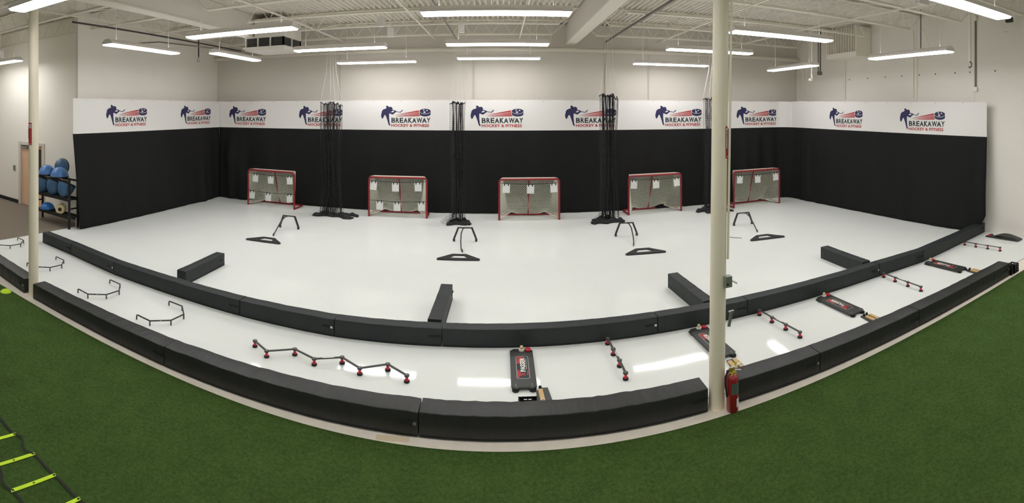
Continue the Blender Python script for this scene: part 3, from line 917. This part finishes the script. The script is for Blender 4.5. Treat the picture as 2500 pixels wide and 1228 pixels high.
# ------------------------------------------------------------------ bunched divider nets
def divider_net(x, y, ztop, wd, heap, label, seed):
    R = random.Random(seed)
    t = thing('divider_net', label, 'net', (x, y, 0), group='gathered divider nets')
    nf = 9
    plan = []
    for i in range(nf * 2 + 1):
        k = i / (nf * 2)
        plan.append(((k - .5) * wd * (.7 + .3 * R.random()), (-1 if i % 2 else 1) * (.06 + .14 * R.random()) + R.uniform(-.02, .02)))
    plan[0] = (-wd / 2, 0); plan[-1] = (wd / 2, .02)
    path = []
    for a, b in zip(plan, plan[1:]):
        L = math.dist(a, b); n = max(2, int(L / .05))
        for i in range(n): path.append((a[0] + (b[0] - a[0]) * i / n, a[1] + (b[1] - a[1]) * i / n))
    path.append(plan[-1])
    topz = lambda px: ztop - .05 * abs(math.sin(px * 9 + seed)) - (.08 if px > wd * .3 and seed % 2 else 0)
    def pt(i, z):
        px, py = path[i]; zz = z / ztop
        tw = 1 + .25 * max(0, .35 - zz) - .12 * math.sin(zz * PI)
        return Vector((px * tw + .02 * math.sin(z * 2 + i * .3), py * tw + .02 * math.sin(z * 1.7 + i * .4), z))
    m = MB()
    N = len(path)
    for i in range(0, N, 1):
        zt = topz(path[i][0])
        m.tube([pt(i, .05 + (zt - .05) * k / 12) for k in range(13)], .0042, 3, caps=False)
    z = .1
    while z < ztop - .1:
        m.tube([pt(i, z) for i in range(N)], .003, 3, caps=False)
        z += .055
    m.build('netting', 'blacknet', t)
    m = MB()
    m.tube([(px, py, topz(px) + .035 * math.sin(i * 1.7) + R.uniform(-.01, .03)) for i, (px, py) in enumerate(path) if i % 2 == 0], .013, 6)
    m.build('header_rope', 'blacknet', t, smooth=True)
    for i in range(0, len(plan), 6):
        px, py = plan[i]
        m = MB(); m.tube([(px, py, topz(px)), (px * .45, py * .3, ztop + .9), (px * .3, 0, 5.5 - .02)], .006, 5); m.build('rope', 'whiteplastic', t)
    for k, (hx, hy, hl, ha, hh) in enumerate(heap):
        # soft weighted hem lying on the floor
        c, s = math.cos(ha), math.sin(ha)
        m = MB(); n = 14; vs = []; cr = [(0.5, 0), (.5, .55), (.36, .9), (0, 1), (-.36, .9), (-.5, .55), (-.5, 0)]
        for i in range(n + 1):
            u = (i / n - .5) * hl
            e = .35 + .65 * min(1, 5 * min(i, n - i) / n)
            bend = .05 * math.sin(i * .6 + k * 2 + seed)
            for (a, b) in cr:
                zz = .003 + b * hh * e * (1 + .25 * math.sin(i * 1.3 + k))
                w2 = (a * .17 + bend)
                vs.append((hx + u * c - w2 * s, hy + u * s + w2 * c, zz))
        q = len(cr)
        fs = [(i * q + j, i * q + (j + 1) % q, (i + 1) * q + (j + 1) % q, (i + 1) * q + j) for i in range(n) for j in range(q)]
        fs += [tuple(range(q))[::-1], tuple(n * q + j for j in range(q))]
        m.add(vs, fs); m.build('weighted_hem', 'blacknet', t, smooth=60)
    # spread foot of the net
    m = MB()
    for i in range(14):
        a = -2.6 + i * .2 + R.uniform(-.05, .05); rr = .3 + .25 * R.random()
        m.tube([(.12 * math.sin(a), .1 * math.cos(a), .35), (.3 * rr / .4 * math.sin(a) * .6, rr * math.cos(a) * .5, .14), (rr * math.sin(a), rr * .6 * math.cos(a), .03)], .0035, 3)
    for k in range(6):
        z = .05 + k * .05; q = .5 - k * .06
        m.tube([(q * math.sin(-2.6 + i * .2), q * .55 * math.cos(-2.6 + i * .2), z) for i in range(14)], .003, 3)
    m.build('net_foot', 'blacknet', t)
divider_net(-5.08, 13.9, 3.46, .72, [(-.2, -.1, .7, .15, .12), (.42, -.15, .65, -.35, .12), (.15, .1, .8, .5, .08), (.56, .12, .55, .1, .09)], 'gathered black net hanging between the far left and second goals', 3)
divider_net(-1.22, 13.75, 3.46, .46, [(0, -.15, .62, .12, .1), (.05, .05, .6, .3, .13), (.2, -.08, .4, -.4, .08)], 'gathered black net hanging left of the middle goal', 4)
divider_net(3.12, 13.7, 3.68, .56, [(-.15, -.12, .8, .05, .12), (.2, -.1, .5, -.45, .11), (-.1, .12, .7, .1, .13), (-.25, -.2, .5, .0, .09)], 'gathered black net hanging right of the middle goal', 5)
divider_net(6.66, 14.1, 3.62, .75, [(-.28, -.05, .7, .12, .13), (.05, -.35, .9, .03, .12), (-.1, .12, .7, .1, .13)], 'gathered black net behind the right column', 6)

# ------------------------------------------------------------------ obstacle arches and triangle obstacles on the big sheet
def make_arch():
    t = thing('obstacle_arch', '', 'training obstacle', group='three legged obstacle arches')
    m = MB(); m.bar((-.19, 0, .34), (.19, 0, .34), .045, .026); m.build('crossbar', 'blackplastic', t, bevel=.005)
    for s in (-1, 1):
        m = MB(); m.bar((s * .17, 0, .335), (s * .27, -.0, .08), .034, .045)
        m.prism([(-.025, 0), (.03, 0), (.035, .05), (.0, .11), (-.02, .11)], -.018, .018, M=Matrix.Translation((s * .27, .0, .004)) @ Matrix.Rotation(PI / 2, 4, 'X') @ Matrix.Scale(s, 4, (1, 0, 0)))
        m.build('leg', 'blackplastic', t)
    m = MB()
    m.tube([(-.0, 0, .34), (.05, -.12, .345), (.08, -.3, .28), (.08, -.55, .14), (.06, -.75, .05), (.05, -.82, .035)], [.014, .016, .016, .015, .014, .014], 8)
    m.bar((.05, -.8, .033), (.02, -.93, .033), .018, .06)
    m.build('stick_leg', 'blackplastic', t)
    return t
ar0 = make_arch()
for i, (x, y, rz, mir, lab) in enumerate(((-5.6, 11.97, 0.0, -1, 'leftmost of four, near the far left goal'), (-.87, 11.87, 0.03, -1, 'in front of the middle net'), (3.2, 12.0, -.1, 1, 'left of the right column'), (6.56, 11.94, -.1, 1, 'right of the right column'))):
    o = ar0 if i == 0 else copy_tree(ar0)
    o.location = (x, y, 0); o.rotation_euler = (0, 0, rz); o.scale = (mir, 1, 1)
    o['label'] = 'black three legged stickhandling arch, ' + lab
def make_tri():
    t = thing('triangle_obstacle', '', 'training obstacle', group='flat triangular obstacles')
    outer = [(-.46, 0), (.46, 0), (.47, .06), (.16, .40), (-.16, .40), (-.47, .06)]
    inner = [(-.22, .11), (.22, .11), (.21, .13), (.11, .335), (-.11, .335), (-.21, .13)]
    m = MB(); z0, z1 = .002, .032
    n = 6
    vs = [(x, y, z) for z in (z0, z1) for x, y in outer] + [(x, y, z) for z in (z0, z1) for x, y in inner]
    fs = []
    for i in range(n):
        j = (i + 1) % n
        fs += [(i, j, n + j, n + i), (2 * n + j, 2 * n + i, 3 * n + i, 3 * n + j), (n + i, n + j, 3 * n + j, 3 * n + i), (j, i, 2 * n + i, 2 * n + j)]
    m.add(vs, fs); m.build('frame', 'blackplastic', t, bevel=.006)
    m = MB(); m.box(-.4, .4, -.004, .0, .01, .016); m.build('band', 'black', t)
    return t
tr0 = make_tri()
for i, (x, y, rz, lab) in enumerate(((-5.6, 10.42, .03, 'leftmost of four'), (-.91, 10.35, .02, 'in the middle of the white sheet'), (3.23, 10.36, -.05, 'left of the right column'), (6.37, 10.28, -.13, 'right of the right column'))):
    o = tr0 if i == 0 else copy_tree(tr0)
    o.location = (x, y, 0); o.rotation_euler = (0, 0, rz)
    o['label'] = 'flat black triangular rebounder lying on white floor, ' + lab

# ------------------------------------------------------------------ lane gear: rails, zigzag, straight bars
def make_rail():
    t = thing('stickhandling_rail', '', 'training obstacle', group='curved stickhandling rails')
    V = [(-5.12, 5.46), (-4.82, 5.43), (-4.59, 5.65), (-4.57, 5.94), (-4.78, 6.17), (-5.08, 6.20)]
    V = [(x + 4.85, y - 5.82) for x, y in V]
    z = .075; pts = []
    for i, (x, y) in enumerate(V):
        if i in (0, 5):
            o = V[1] if i == 0 else V[4]
            d = (o[0] - x, o[1] - y); L = math.hypot(*d); d = (d[0] / L, d[1] / L)
            c = [(x + d[0] * .0, y + d[1] * .0, z - .022), (x + d[0] * .007, y + d[1] * .007, z - .007), (x + d[0] * .022, y + d[1] * .022, z)]
            pts += c if i == 0 else c[::-1]
        else: pts.append((x, y, z))
    m = MB(); m.tube(pts, .011, 8); m.build('rail', 'blackplastic', t, smooth=40)
    for i, (x, y) in enumerate(V):
        m = MB(); m.tube([(x, y, .001), (x, y, z - (.02 if i in (0, 5) else 0))], .011, 8); m.build('leg', 'blackplastic', t, smooth=40)
    for i in (0, 1, 3):
        a, b = V[i], V[i + 1]; cx, cy = (a[0] + b[0]) / 2, (a[1] + b[1]) / 2
        m = MB(); m.tube([(cx - (b[0] - a[0]) * .03, cy - (b[1] - a[1]) * .03, z), (cx + (b[0] - a[0]) * .03, cy + (b[1] - a[1]) * .03, z)], .0135, 8); m.build('coupling', 'galv', t)
    return t
ra0 = make_rail()
for i, (dx, dy, rz, lab) in enumerate(((0, 0, 0, 'nearest one, right of the others'), (-1.45, .03, 0, 'second nearest'), (-3.22, .13, .03, 'partly behind the left column'), (-5.0, .29, .03, 'at the left edge of the picture'))):
    o = ra0 if i == 0 else copy_tree(ra0)
    o.location = (-4.85 + dx, 5.82 + dy, 0); o.rotation_euler = (0, 0, rz)
    o['label'] = 'black bent tube stickhandling rail on short legs, ' + lab

def post_bar(pts, label, group, name):
    c = (sum(p[0] for p in pts) / len(pts), sum(p[1] for p in pts) / len(pts))
    t = thing(name, label, 'stickhandling trainer', (c[0], c[1], 0), group=group)
    P = [(x - c[0], y - c[1]) for x, y in pts]
    for (x, y) in P:
        m = MB(); m.lathe([(.034, 0), (.036, .006), (.034, .022), (.024, .027)], (x, y, .001), 18); b = m.build('foot', 'black', t, smooth=40)
        m = MB(); m.lathe([(.026, .027), (.017, .042), (.017, .052), (.026, .068)], (x, y, .001), 18); m.build('spool', 'redplastic', t, smooth=40)
        m = MB(); m.lathe([(.024, .070), (.032, .074), (.032, .088), (.029, .091)], (x, y, .001), 18); m.lathe([(.011, .091), (.011, .094)], (x, y, .001), 10, mi=1); m.build('cap', ['darkgrey', 'galv'], t, smooth=30)
    for i, (a, b) in enumerate(zip(P, P[1:])):
        d = Vector((b[0] - a[0], b[1] - a[1], 0)).normalized() * .028
        m = MB(); m.bar((a[0] + d.x, a[1] + d.y, .083), (b[0] - d.x, b[1] - d.y, .083), .028, .014)
        o = m.build('bar', 'darkgrey', t, bevel=.003)
        if (len(pts) == 8 and i == 3) or (len(pts) == 4 and i == 1):
            e = Vector((b[0] - a[0], b[1] - a[1], 0)); 
            m = MB(); m.bar((a[0] + e.x * .3, a[1] + e.y * .3, .0912), (a[0] + e.x * .72, a[1] + e.y * .72, .0912), .014, .002)
            m.build('bar_label', 'whiteplastic', o)
    return t
post_bar([(-3.22, 5.78), (-2.95, 5.61), (-2.64, 5.82), (-2.31, 5.69), (-1.99, 5.85), (-1.70, 5.67), (-1.39, 5.85), (-1.11, 5.65)], 'long zigzag stickhandling trainer with eight red posts', None, 'zigzag_trainer')
for pts, lab in (([(1.47, 6.52), (1.48, 6.22), (1.49, 5.92), (1.49, 5.62)], 'left of the right column'), ([(3.9, 6.56), (3.93, 6.24), (3.97, 5.92), (4.0, 5.6)], 'first one right of the right column'),
                 ([(6.67, 6.56), (6.65, 6.24), (6.63, 5.9), (6.61, 5.57)], 'second one right of the right column'), ([(9.5, 6.63), (9.51, 6.32), (9.53, 6.0), (9.54, 5.67)], 'farthest right')):
    post_bar(pts, 'straight stickhandling bar on four red posts, ' + lab, 'straight four post trainers', 'bar_trainer')

# ------------------------------------------------------------------ rebound boards, pucks, balls, wedges, blocks
def make_board():
    t = thing('rebound_board', '', 'rebound board', group='black rebound boards')
    W2, L = .15, .93
    poly = [(-W2 + .05, L), (W2 - .05, L), (W2, L - .05), (W2, .06), (W2 - .04, .01), (.07, .01), (.06, .03), (-.06, .03), (-.07, .01), (-W2 + .04, .01), (-W2, .06), (-W2, L - .05)]
    m = MB(); m.prism(poly, .03, .06); m.build('board', 'blackplastic', t, bevel=.005)
    for s in (-1, 1):
        m = MB(); m.lathe([(.04, .001), (.042, .012), (.042, .03)], (s * .1, .035, 0), 18); m.build('foot', 'black', t, smooth=40)
    m = MB(); m.box(-W2 + .01, W2 - .01, L - .12, L - .01, .001, .03); m.build('base_block', 'black', t)
    m = MB()
    def rr(hw, y0, y1, r):
        pts = []
        for cx, cy, a0 in ((hw - r, y1 - r, 0), (-hw + r, y1 - r, PI / 2), (-hw + r, y0 + r, PI), (hw - r, y0 + r, 1.5 * PI)):
            pts += [(cx + r * math.cos(a0 + i * PI / 8), cy + r * math.sin(a0 + i * PI / 8)) for i in range(5)]
        return pts
    def fl(pts, z, mi): m.add([(x, y, z) for x, y in pts], [tuple(range(len(pts)))], mi)
    fl(rr(.078, .21, .73, .025), .0605, 0); fl(rr(.074, .214, .726, .022), .061, 1)
    fl([(-.07, .23), (-.05, .23), (-.02, .3), (-.045, .4), (-.07, .4)], .0615, 2)
    fl([(-.07, .55), (-.01, .55), (.02, .72), (-.06, .72)], .0615, 2); fl([(.045, .28), (.06, .28), (.065, .38), (.055, .4)], .0615, 2)
    vs, fs = text_geo('PASSER', .04)
    m.add([(.035 - .065 * y, .36 + .33 * x, .062) for x, y in vs], fs, 0)
    vs, fs = text_geo('X', .05)
    m.add([(.03 - .055 * y, .265 + .075 * x, .0622) for x, y in vs], fs, 2)
    for i in range(9):
        m.add([(x, y, .062) for x, y in ((.045, .42 + i * .028), (.052, .42 + i * .028), (.052, .438 + i * .028), (.045, .438 + i * .028))], [(0, 1, 2, 3)], 0)
    m.build('logo_panel', ['whiteplastic', 'ink', 'redink'], t)
    for x in (-.095, .095):
        for dy in (.06, .09):
            m = MB(); m.lathe([(.007, .06), (.007, .0625)], (x, dy, 0), 8); m.build('bolt', 'galv', t)
    return t
bo0 = make_board()
def puck(mt, name, label, loc):
    m = MB(); m.lathe([(.034, 0), (.038, .003), (.038, .023), (.034, .026), (.022, .026), (.018, .022), (.002, .022)], n=24)
    o = m.build(name, mt, smooth=40); o.location = loc
    return tag(o, label, 'puck', 'pucks on the rebound boards')
def ball(mt, name, label, loc, r, group):
    m = MB(); m.lathe([(max(.0005, r * math.sin(a)), r - r * math.cos(a)) for a in [i * PI / 12 for i in range(13)]], n=20)
    o = m.build(name, mt, smooth=True); o.location = loc
    return tag(o, label, 'ball', group)
boards = [(.275, 5.54, 0, 'in front of the middle of the inner row'), (2.85, 5.6, .04, 'behind the right column'), (5.16, 5.62, .02, 'between the two straight bars right of the column'), (7.94, 5.56, -.0, 'near the joint by the rightmost divider')]
bl_ = ['on the board left of the right column', 'on the board behind the right column', 'on the board between the two straight bars', 'on the board by the far right divider']
for i, (x, y, rz, lab) in enumerate(boards):
    o = bo0 if i == 0 else copy_tree(bo0)
    o.location = (x, y, 0); o.rotation_euler = (0, 0, rz)
    o.scale = (1, 1, .75)
    o['label'] = 'black rebound board, ' + lab
    c, s = math.cos(rz), math.sin(rz)
    w_ = lambda a, b: (x + a * c - b * s, y + a * s + b * c)
    a = w_(.09, .875); puck('redplastic', 'red_puck', 'red puck ' + bl_[i], (a[0], a[1], .0455))
    a = w_(.005, .875); puck('whiteplastic', 'white_puck', 'white puck under a wooden ball ' + bl_[i], (a[0], a[1], .0455))
    ball('woodball', 'wooden_ball', 'pale wooden ball in the white puck ' + bl_[i], (a[0], a[1], .0675), .024, 'wooden balls on the pucks')
# bowed board at the right wall
t = thing('bowed_board', 'dark bowed plastic board lying along the right wall', 'rebound board', (10.53, 6.15, 0))
m = MB(); m.box(-.13, .13, -.47, .47, .002, .035); m.build('base', 'blackplastic', t, bevel=.01)
m = MB()
m.grid(lambda u, v: (-.11 + .22 * u, -.45 + .7 * v, .036 + .1 * math.sin(PI * v) ** .8 * (.55 + .45 * math.sin(PI * u))), 8, 20); m.build('bowed_top', 'darkgrey', t, smooth=True)
puck('redplastic', 'red_puck', 'red puck on the bowed board by the right wall', (10.47, 6.53, .036))
puck('whiteplastic', 'white_puck', 'white puck on the bowed board by the right wall', (10.57, 6.44, .036))

def wedge(x, y, rz, label, planks, balls, mirror=1):
    t = thing('ramp_plate', label, 'ramp', (x, y, 0), rz=rz, group='black ramp plates')
    m = MB(); poly = [(-.09 * mirror, 0), (.09 * mirror, 0), (.09 * mirror, .3), (.04 * mirror, .36), (-.05 * mirror, .36)]
    if mirror < 0: poly = poly[::-1]
    m.prism(poly, .001, .02); m.build('plate', 'darkgrey', t, bevel=.003)
    m = MB(); m.box(-.085, .085, .005, .03, .02, .028); m.build('lip', 'black', t)
def block(x, y, rz, label, L=.3, z=.0205):
    t = thing('wooden_block', label, 'wooden block', (x, y, z), rz=rz, group='wooden blocks on the ramp plates')
    m = MB(); m.box(-.026, .026, 0, L, 0, .022); m.build('block', 'wood', t, bevel=.003)
    m = MB(); m.box(-.02, .02, .01, .1, .0222, .0228, 0); m.box(-.014, .014, .02, .09, .023, .0233, 1)
    for k in range(4): m.box(-.008, .008, .028 + k * .015, .034 + k * .015, .0234, .0238, 0)
    m.build('printed_label', ['whiteplastic', 'ink'], t)
BG = 'small black balls'
wedge(.5, 5.235, 0, 'black ramp plate beside the tall rebound board, near the small crate', 1, 1, -1)
block(.475, 5.235, .06, 'single wooden block on the plate by the tall rebound board')
ball('black', 'black_ball', 'black ball at the tip of the single wooden block', (.458, 5.565, .0205), .02, BG)
wedge(2.86, 5.2, .0, 'black ramp plate right behind the right column', 2, 2)
block(2.82, 5.2, .0, 'left wooden block behind the fire extinguisher'); block(2.9, 5.21, .0, 'right wooden block behind the fire extinguisher')
wedge(5.18, 5.2, .0, 'black ramp plate in front of the board between the straight bars', 2, 2, 1)
block(5.17, 5.2, .0, 'left wooden block in front of the board between the straight bars', .27); block(5.255, 5.21, .0, 'right wooden block in front of the board between the straight bars', .27)
ball('black', 'black_ball', 'left black ball above the block pair between the straight bars', (5.165, 5.51, .0205), .02, BG)
ball('black', 'black_ball', 'right black ball above the block pair between the straight bars', (5.23, 5.52, .0205), .02, BG)
wedge(8.02, 5.17, .0, 'black ramp plate in front of the far right rebound board', 2, 2, 1)
block(8.01, 5.17, .0, 'left wooden block in front of the far right rebound board', .27); block(8.09, 5.18, .0, 'right wooden block in front of the far right rebound board', .27)
ball('black', 'black_ball', 'left black ball in front of the far right rebound board', (8.0, 5.48, .0205), .02, BG)
ball('black', 'black_ball', 'right black ball in front of the far right rebound board', (8.06, 5.5, .0205), .02, BG)

def crate(x, y, wx, wy, h, label, rz=0, solid=False):
    t = thing('plastic_crate', label, 'crate', (x, y, 0), rz=rz, group='black plastic crates')
    m = MB(); hx, hy = wx / 2, wy / 2; s = .008
    def side(A, B, L):          # lattice wall from A to B
        d = Vector(B) - Vector(A); n = 4
        for i in range(n + 1):
            p = Vector(A) + d * (i / n); m.bar((p.x, p.y, .003), (p.x, p.y, h), s * 1.6, s * 1.6)
        for z in (.01, h * .36, h * .68, h - .012): m.bar((A[0], A[1], z), (B[0], B[1], z), s, .022)
    side((-hx, -hy, 0), (hx, -hy, 0), wx); side((-hx, hy, 0), (hx, hy, 0), wx); side((-hx, -hy, 0), (-hx, hy, 0), wy); side((hx, -hy, 0), (hx, hy, 0), wy)
    if solid:
        for a, b, c, d in ((-hx, -.05, .1, h), (.05, hx, .1, h), (-.05, .05, .1, h - .035), (-.05, .05, h - .014, h)): m.box(a, b, hy - .004, hy + .004, c, d)
    m.build('lattice', 'black', t)
    m = MB(); m.box(-hx, hx, -hy, hy, .003, .01); m.build('bottom', 'black', t)
crate(.29, 5.055, .19, .14, .2, 'small black crate peeking over the outer row beside the wooden block', solid=True)
crate(8.29, 4.70, .1, .1, .15, 'small black crate right beyond the end of the outer row')
crate(8.45, 4.72, .17, .15, .17, 'black lattice crate, the outermost of two past the outer row')

# ------------------------------------------------------------------ tape, cone, agility ladder
m = MB(); m.box(-.165, .165, -.04, .04, 0, .0015); o = m.build('tape_patch', 'tape'); o.location = (-1.06, 4.66, -.0035); o.rotation_euler = (0, 0, .12)
tag(o, 'beige tape patch stuck on the concrete strip in front of the outer row', 'tape')
m = MB(); m.lathe([(.1, 0), (.1, .006), (.07, .03), (.04, .045), (.025, .045), (.025, .04)], n=28); o = m.build('disc_cone', 'neon', smooth=50); o.location = (-7.35, 4.47, .006)
tag(o, 'neon yellow disc cone on the turf at the left edge', 'cone')
t = thing('agility_ladder', 'agility ladder with neon yellow rungs and black straps lying on the turf', 'agility ladder', (-3.9, 2.38, .006))
rx = [-1.2, -.86, -.52, -.2, .13, .455, .79, 1.12]
for i, x in enumerate(rx):
    m = MB()
    M = Matrix.Translation((x, 0, .006)) @ Matrix.Rotation(-.16, 4, 'Z')
    m.box(-.018, .018, -.215, .215, 0, .004, 0, M)
    for s in (-1, 1): m.box(-.009, .009, s * .198 - .011, s * .198 + .011, .0041, .005, 1, M)
    m.box(-.006, .006, -.01, .01, .0041, .005, 1, M)
    m.build('rung', ['neon', 'strap'], t)
for s in (1, -1):
    m = MB(); vs = []
    pts = []
    for k, (a, b) in enumerate(zip(rx, rx[1:])):
        n = 10
        loose = {3: .035, 2: .006}.get(k, .004) if s > 0 else {4: .03}.get(k, .005)
        for i in range(n):
            u = i / n
            px = a + (b - a) * u + s * .03; py = s * .198 + loose * math.sin(u * PI * 2) - loose * .4 * math.sin(u * PI)
            pts.append((px, py, .008 + .6 * loose * math.sin(u * PI)))
    for (x, y, z) in pts: vs += [(x, y - .011, z), (x, y + .011, z + .002)]
    m.add(vs, [(2 * i, 2 * i + 2, 2 * i + 3, 2 * i + 1) for i in range(len(pts) - 1)])
    o = m.build('strap', 'strap', t); q = o.modifiers.new('s', 'SOLIDIFY'); q.thickness = .002

# ------------------------------------------------------------------ storage rack with balance domes
t = thing('storage_rack', 'black metal storage rack holding blue balance domes beside the curtain', 'rack', (-11.05, 8.38, -.006))
RW, RD = .83, .15
for sx in (-1, 1):
    for sy in (-1, 1):
        m = MB(); m.bar((sx * RW, sy * RD, 0), (sx * RW, sy * RD, 1.4), .05, .05)
        p = m.build('post', 'black', t)
        for z in (.34, .82, 1.3):
            m = MB(); m.lathe([(.014, 0), (.014, .006)], n=10, M=Matrix.Translation((sx * RW, sy * RD - .026, z)) @ Matrix.Rotation(PI / 2, 4, 'X')); m.build('bolt', 'chrome', p)
for z in (.3, .78):
    m = MB(); m.box(-RW, RW, -RD, RD, z, z + .02); m.box(-RW, RW, -RD - .01, -RD, z - .03, z + .06); m.box(-RW, RW, RD, RD + .01, z - .03, z + .06); m.build('shelf', 'black', t)
m = MB()
for sy in (-1, 1): m.bar((-RW, sy * RD, 1.3), (RW, sy * RD, 1.3), .04, .05)
m.build('top_rail', 'black', t)
for sx in (-1, 1):
    m = MB(); m.bar((sx * RW, -RD, .55), (sx * RW, RD, .55), .03, .04); m.build('side_rail', 'black', t)
def dome(loc, R, mt, label, rx=0, ry=0, hgt=.25, rz=0):
    t = thing('balance_dome', label, 'balance trainer', loc, rx=rx, ry=ry, rz=rz, group='blue balance domes')
    m = MB(); m.lathe([(max(.001, (R - .01) * math.cos(a)), .03 + hgt * math.sin(a)) for a in [i * PI / 20 for i in range(11)]], n=32); m.build('dome', mt, t, smooth=50)
    m = MB(); m.lathe([(R - .02, 0), (R, .008), (R, .03), (R - .01, .04)], n=32); m.build('platform', 'black', t, smooth=40)
dome((-11.45, 8.38, 1.335), .26, 'blue', 'light blue dome lying flat on top of the rack, left one', hgt=.27)
dome((-10.82, 8.36, 1.335), .27, 'blue', 'light blue dome lying flat on top of the rack, right one', hgt=.27)
dome((-11.02, 8.62, 1.6), .24, 'slate', 'blue dome standing on edge at the top of the rack', rx=PI / 2 - .15, rz=.35, hgt=.2)
for x, lab in ((-11.58, 'left'), (-11.05, 'middle'), (-10.54, 'right')):
    dome((x, 8.42, 1.19), .26, 'slate', 'slate blue upside down dome on the middle shelf, %s one' % lab, rx=PI - .45, hgt=.37)
dome((-11.4, 8.36, .325), .22, 'brightblue', 'bright blue dome on the lowest rack shelf', hgt=.19)
t = thing('foam_roller', 'beige foam roller with a black hollow core on the lowest rack shelf', 'foam roller', (-10.75, 8.36, .46), rz=.6)
m = MB()
M = Matrix.Rotation(PI / 2, 4, 'X')
m.lathe([(.05, -.11), (.13, -.11), (.135, -.1), (.135, .1), (.13, .11), (.05, .11)], n=28, M=M); m.build('foam', 'foam', t, smooth=50)
m = MB(); m.lathe([(.052, -.115), (.052, .115)], n=20, M=M); m.build('core', 'black', t, smooth=50)
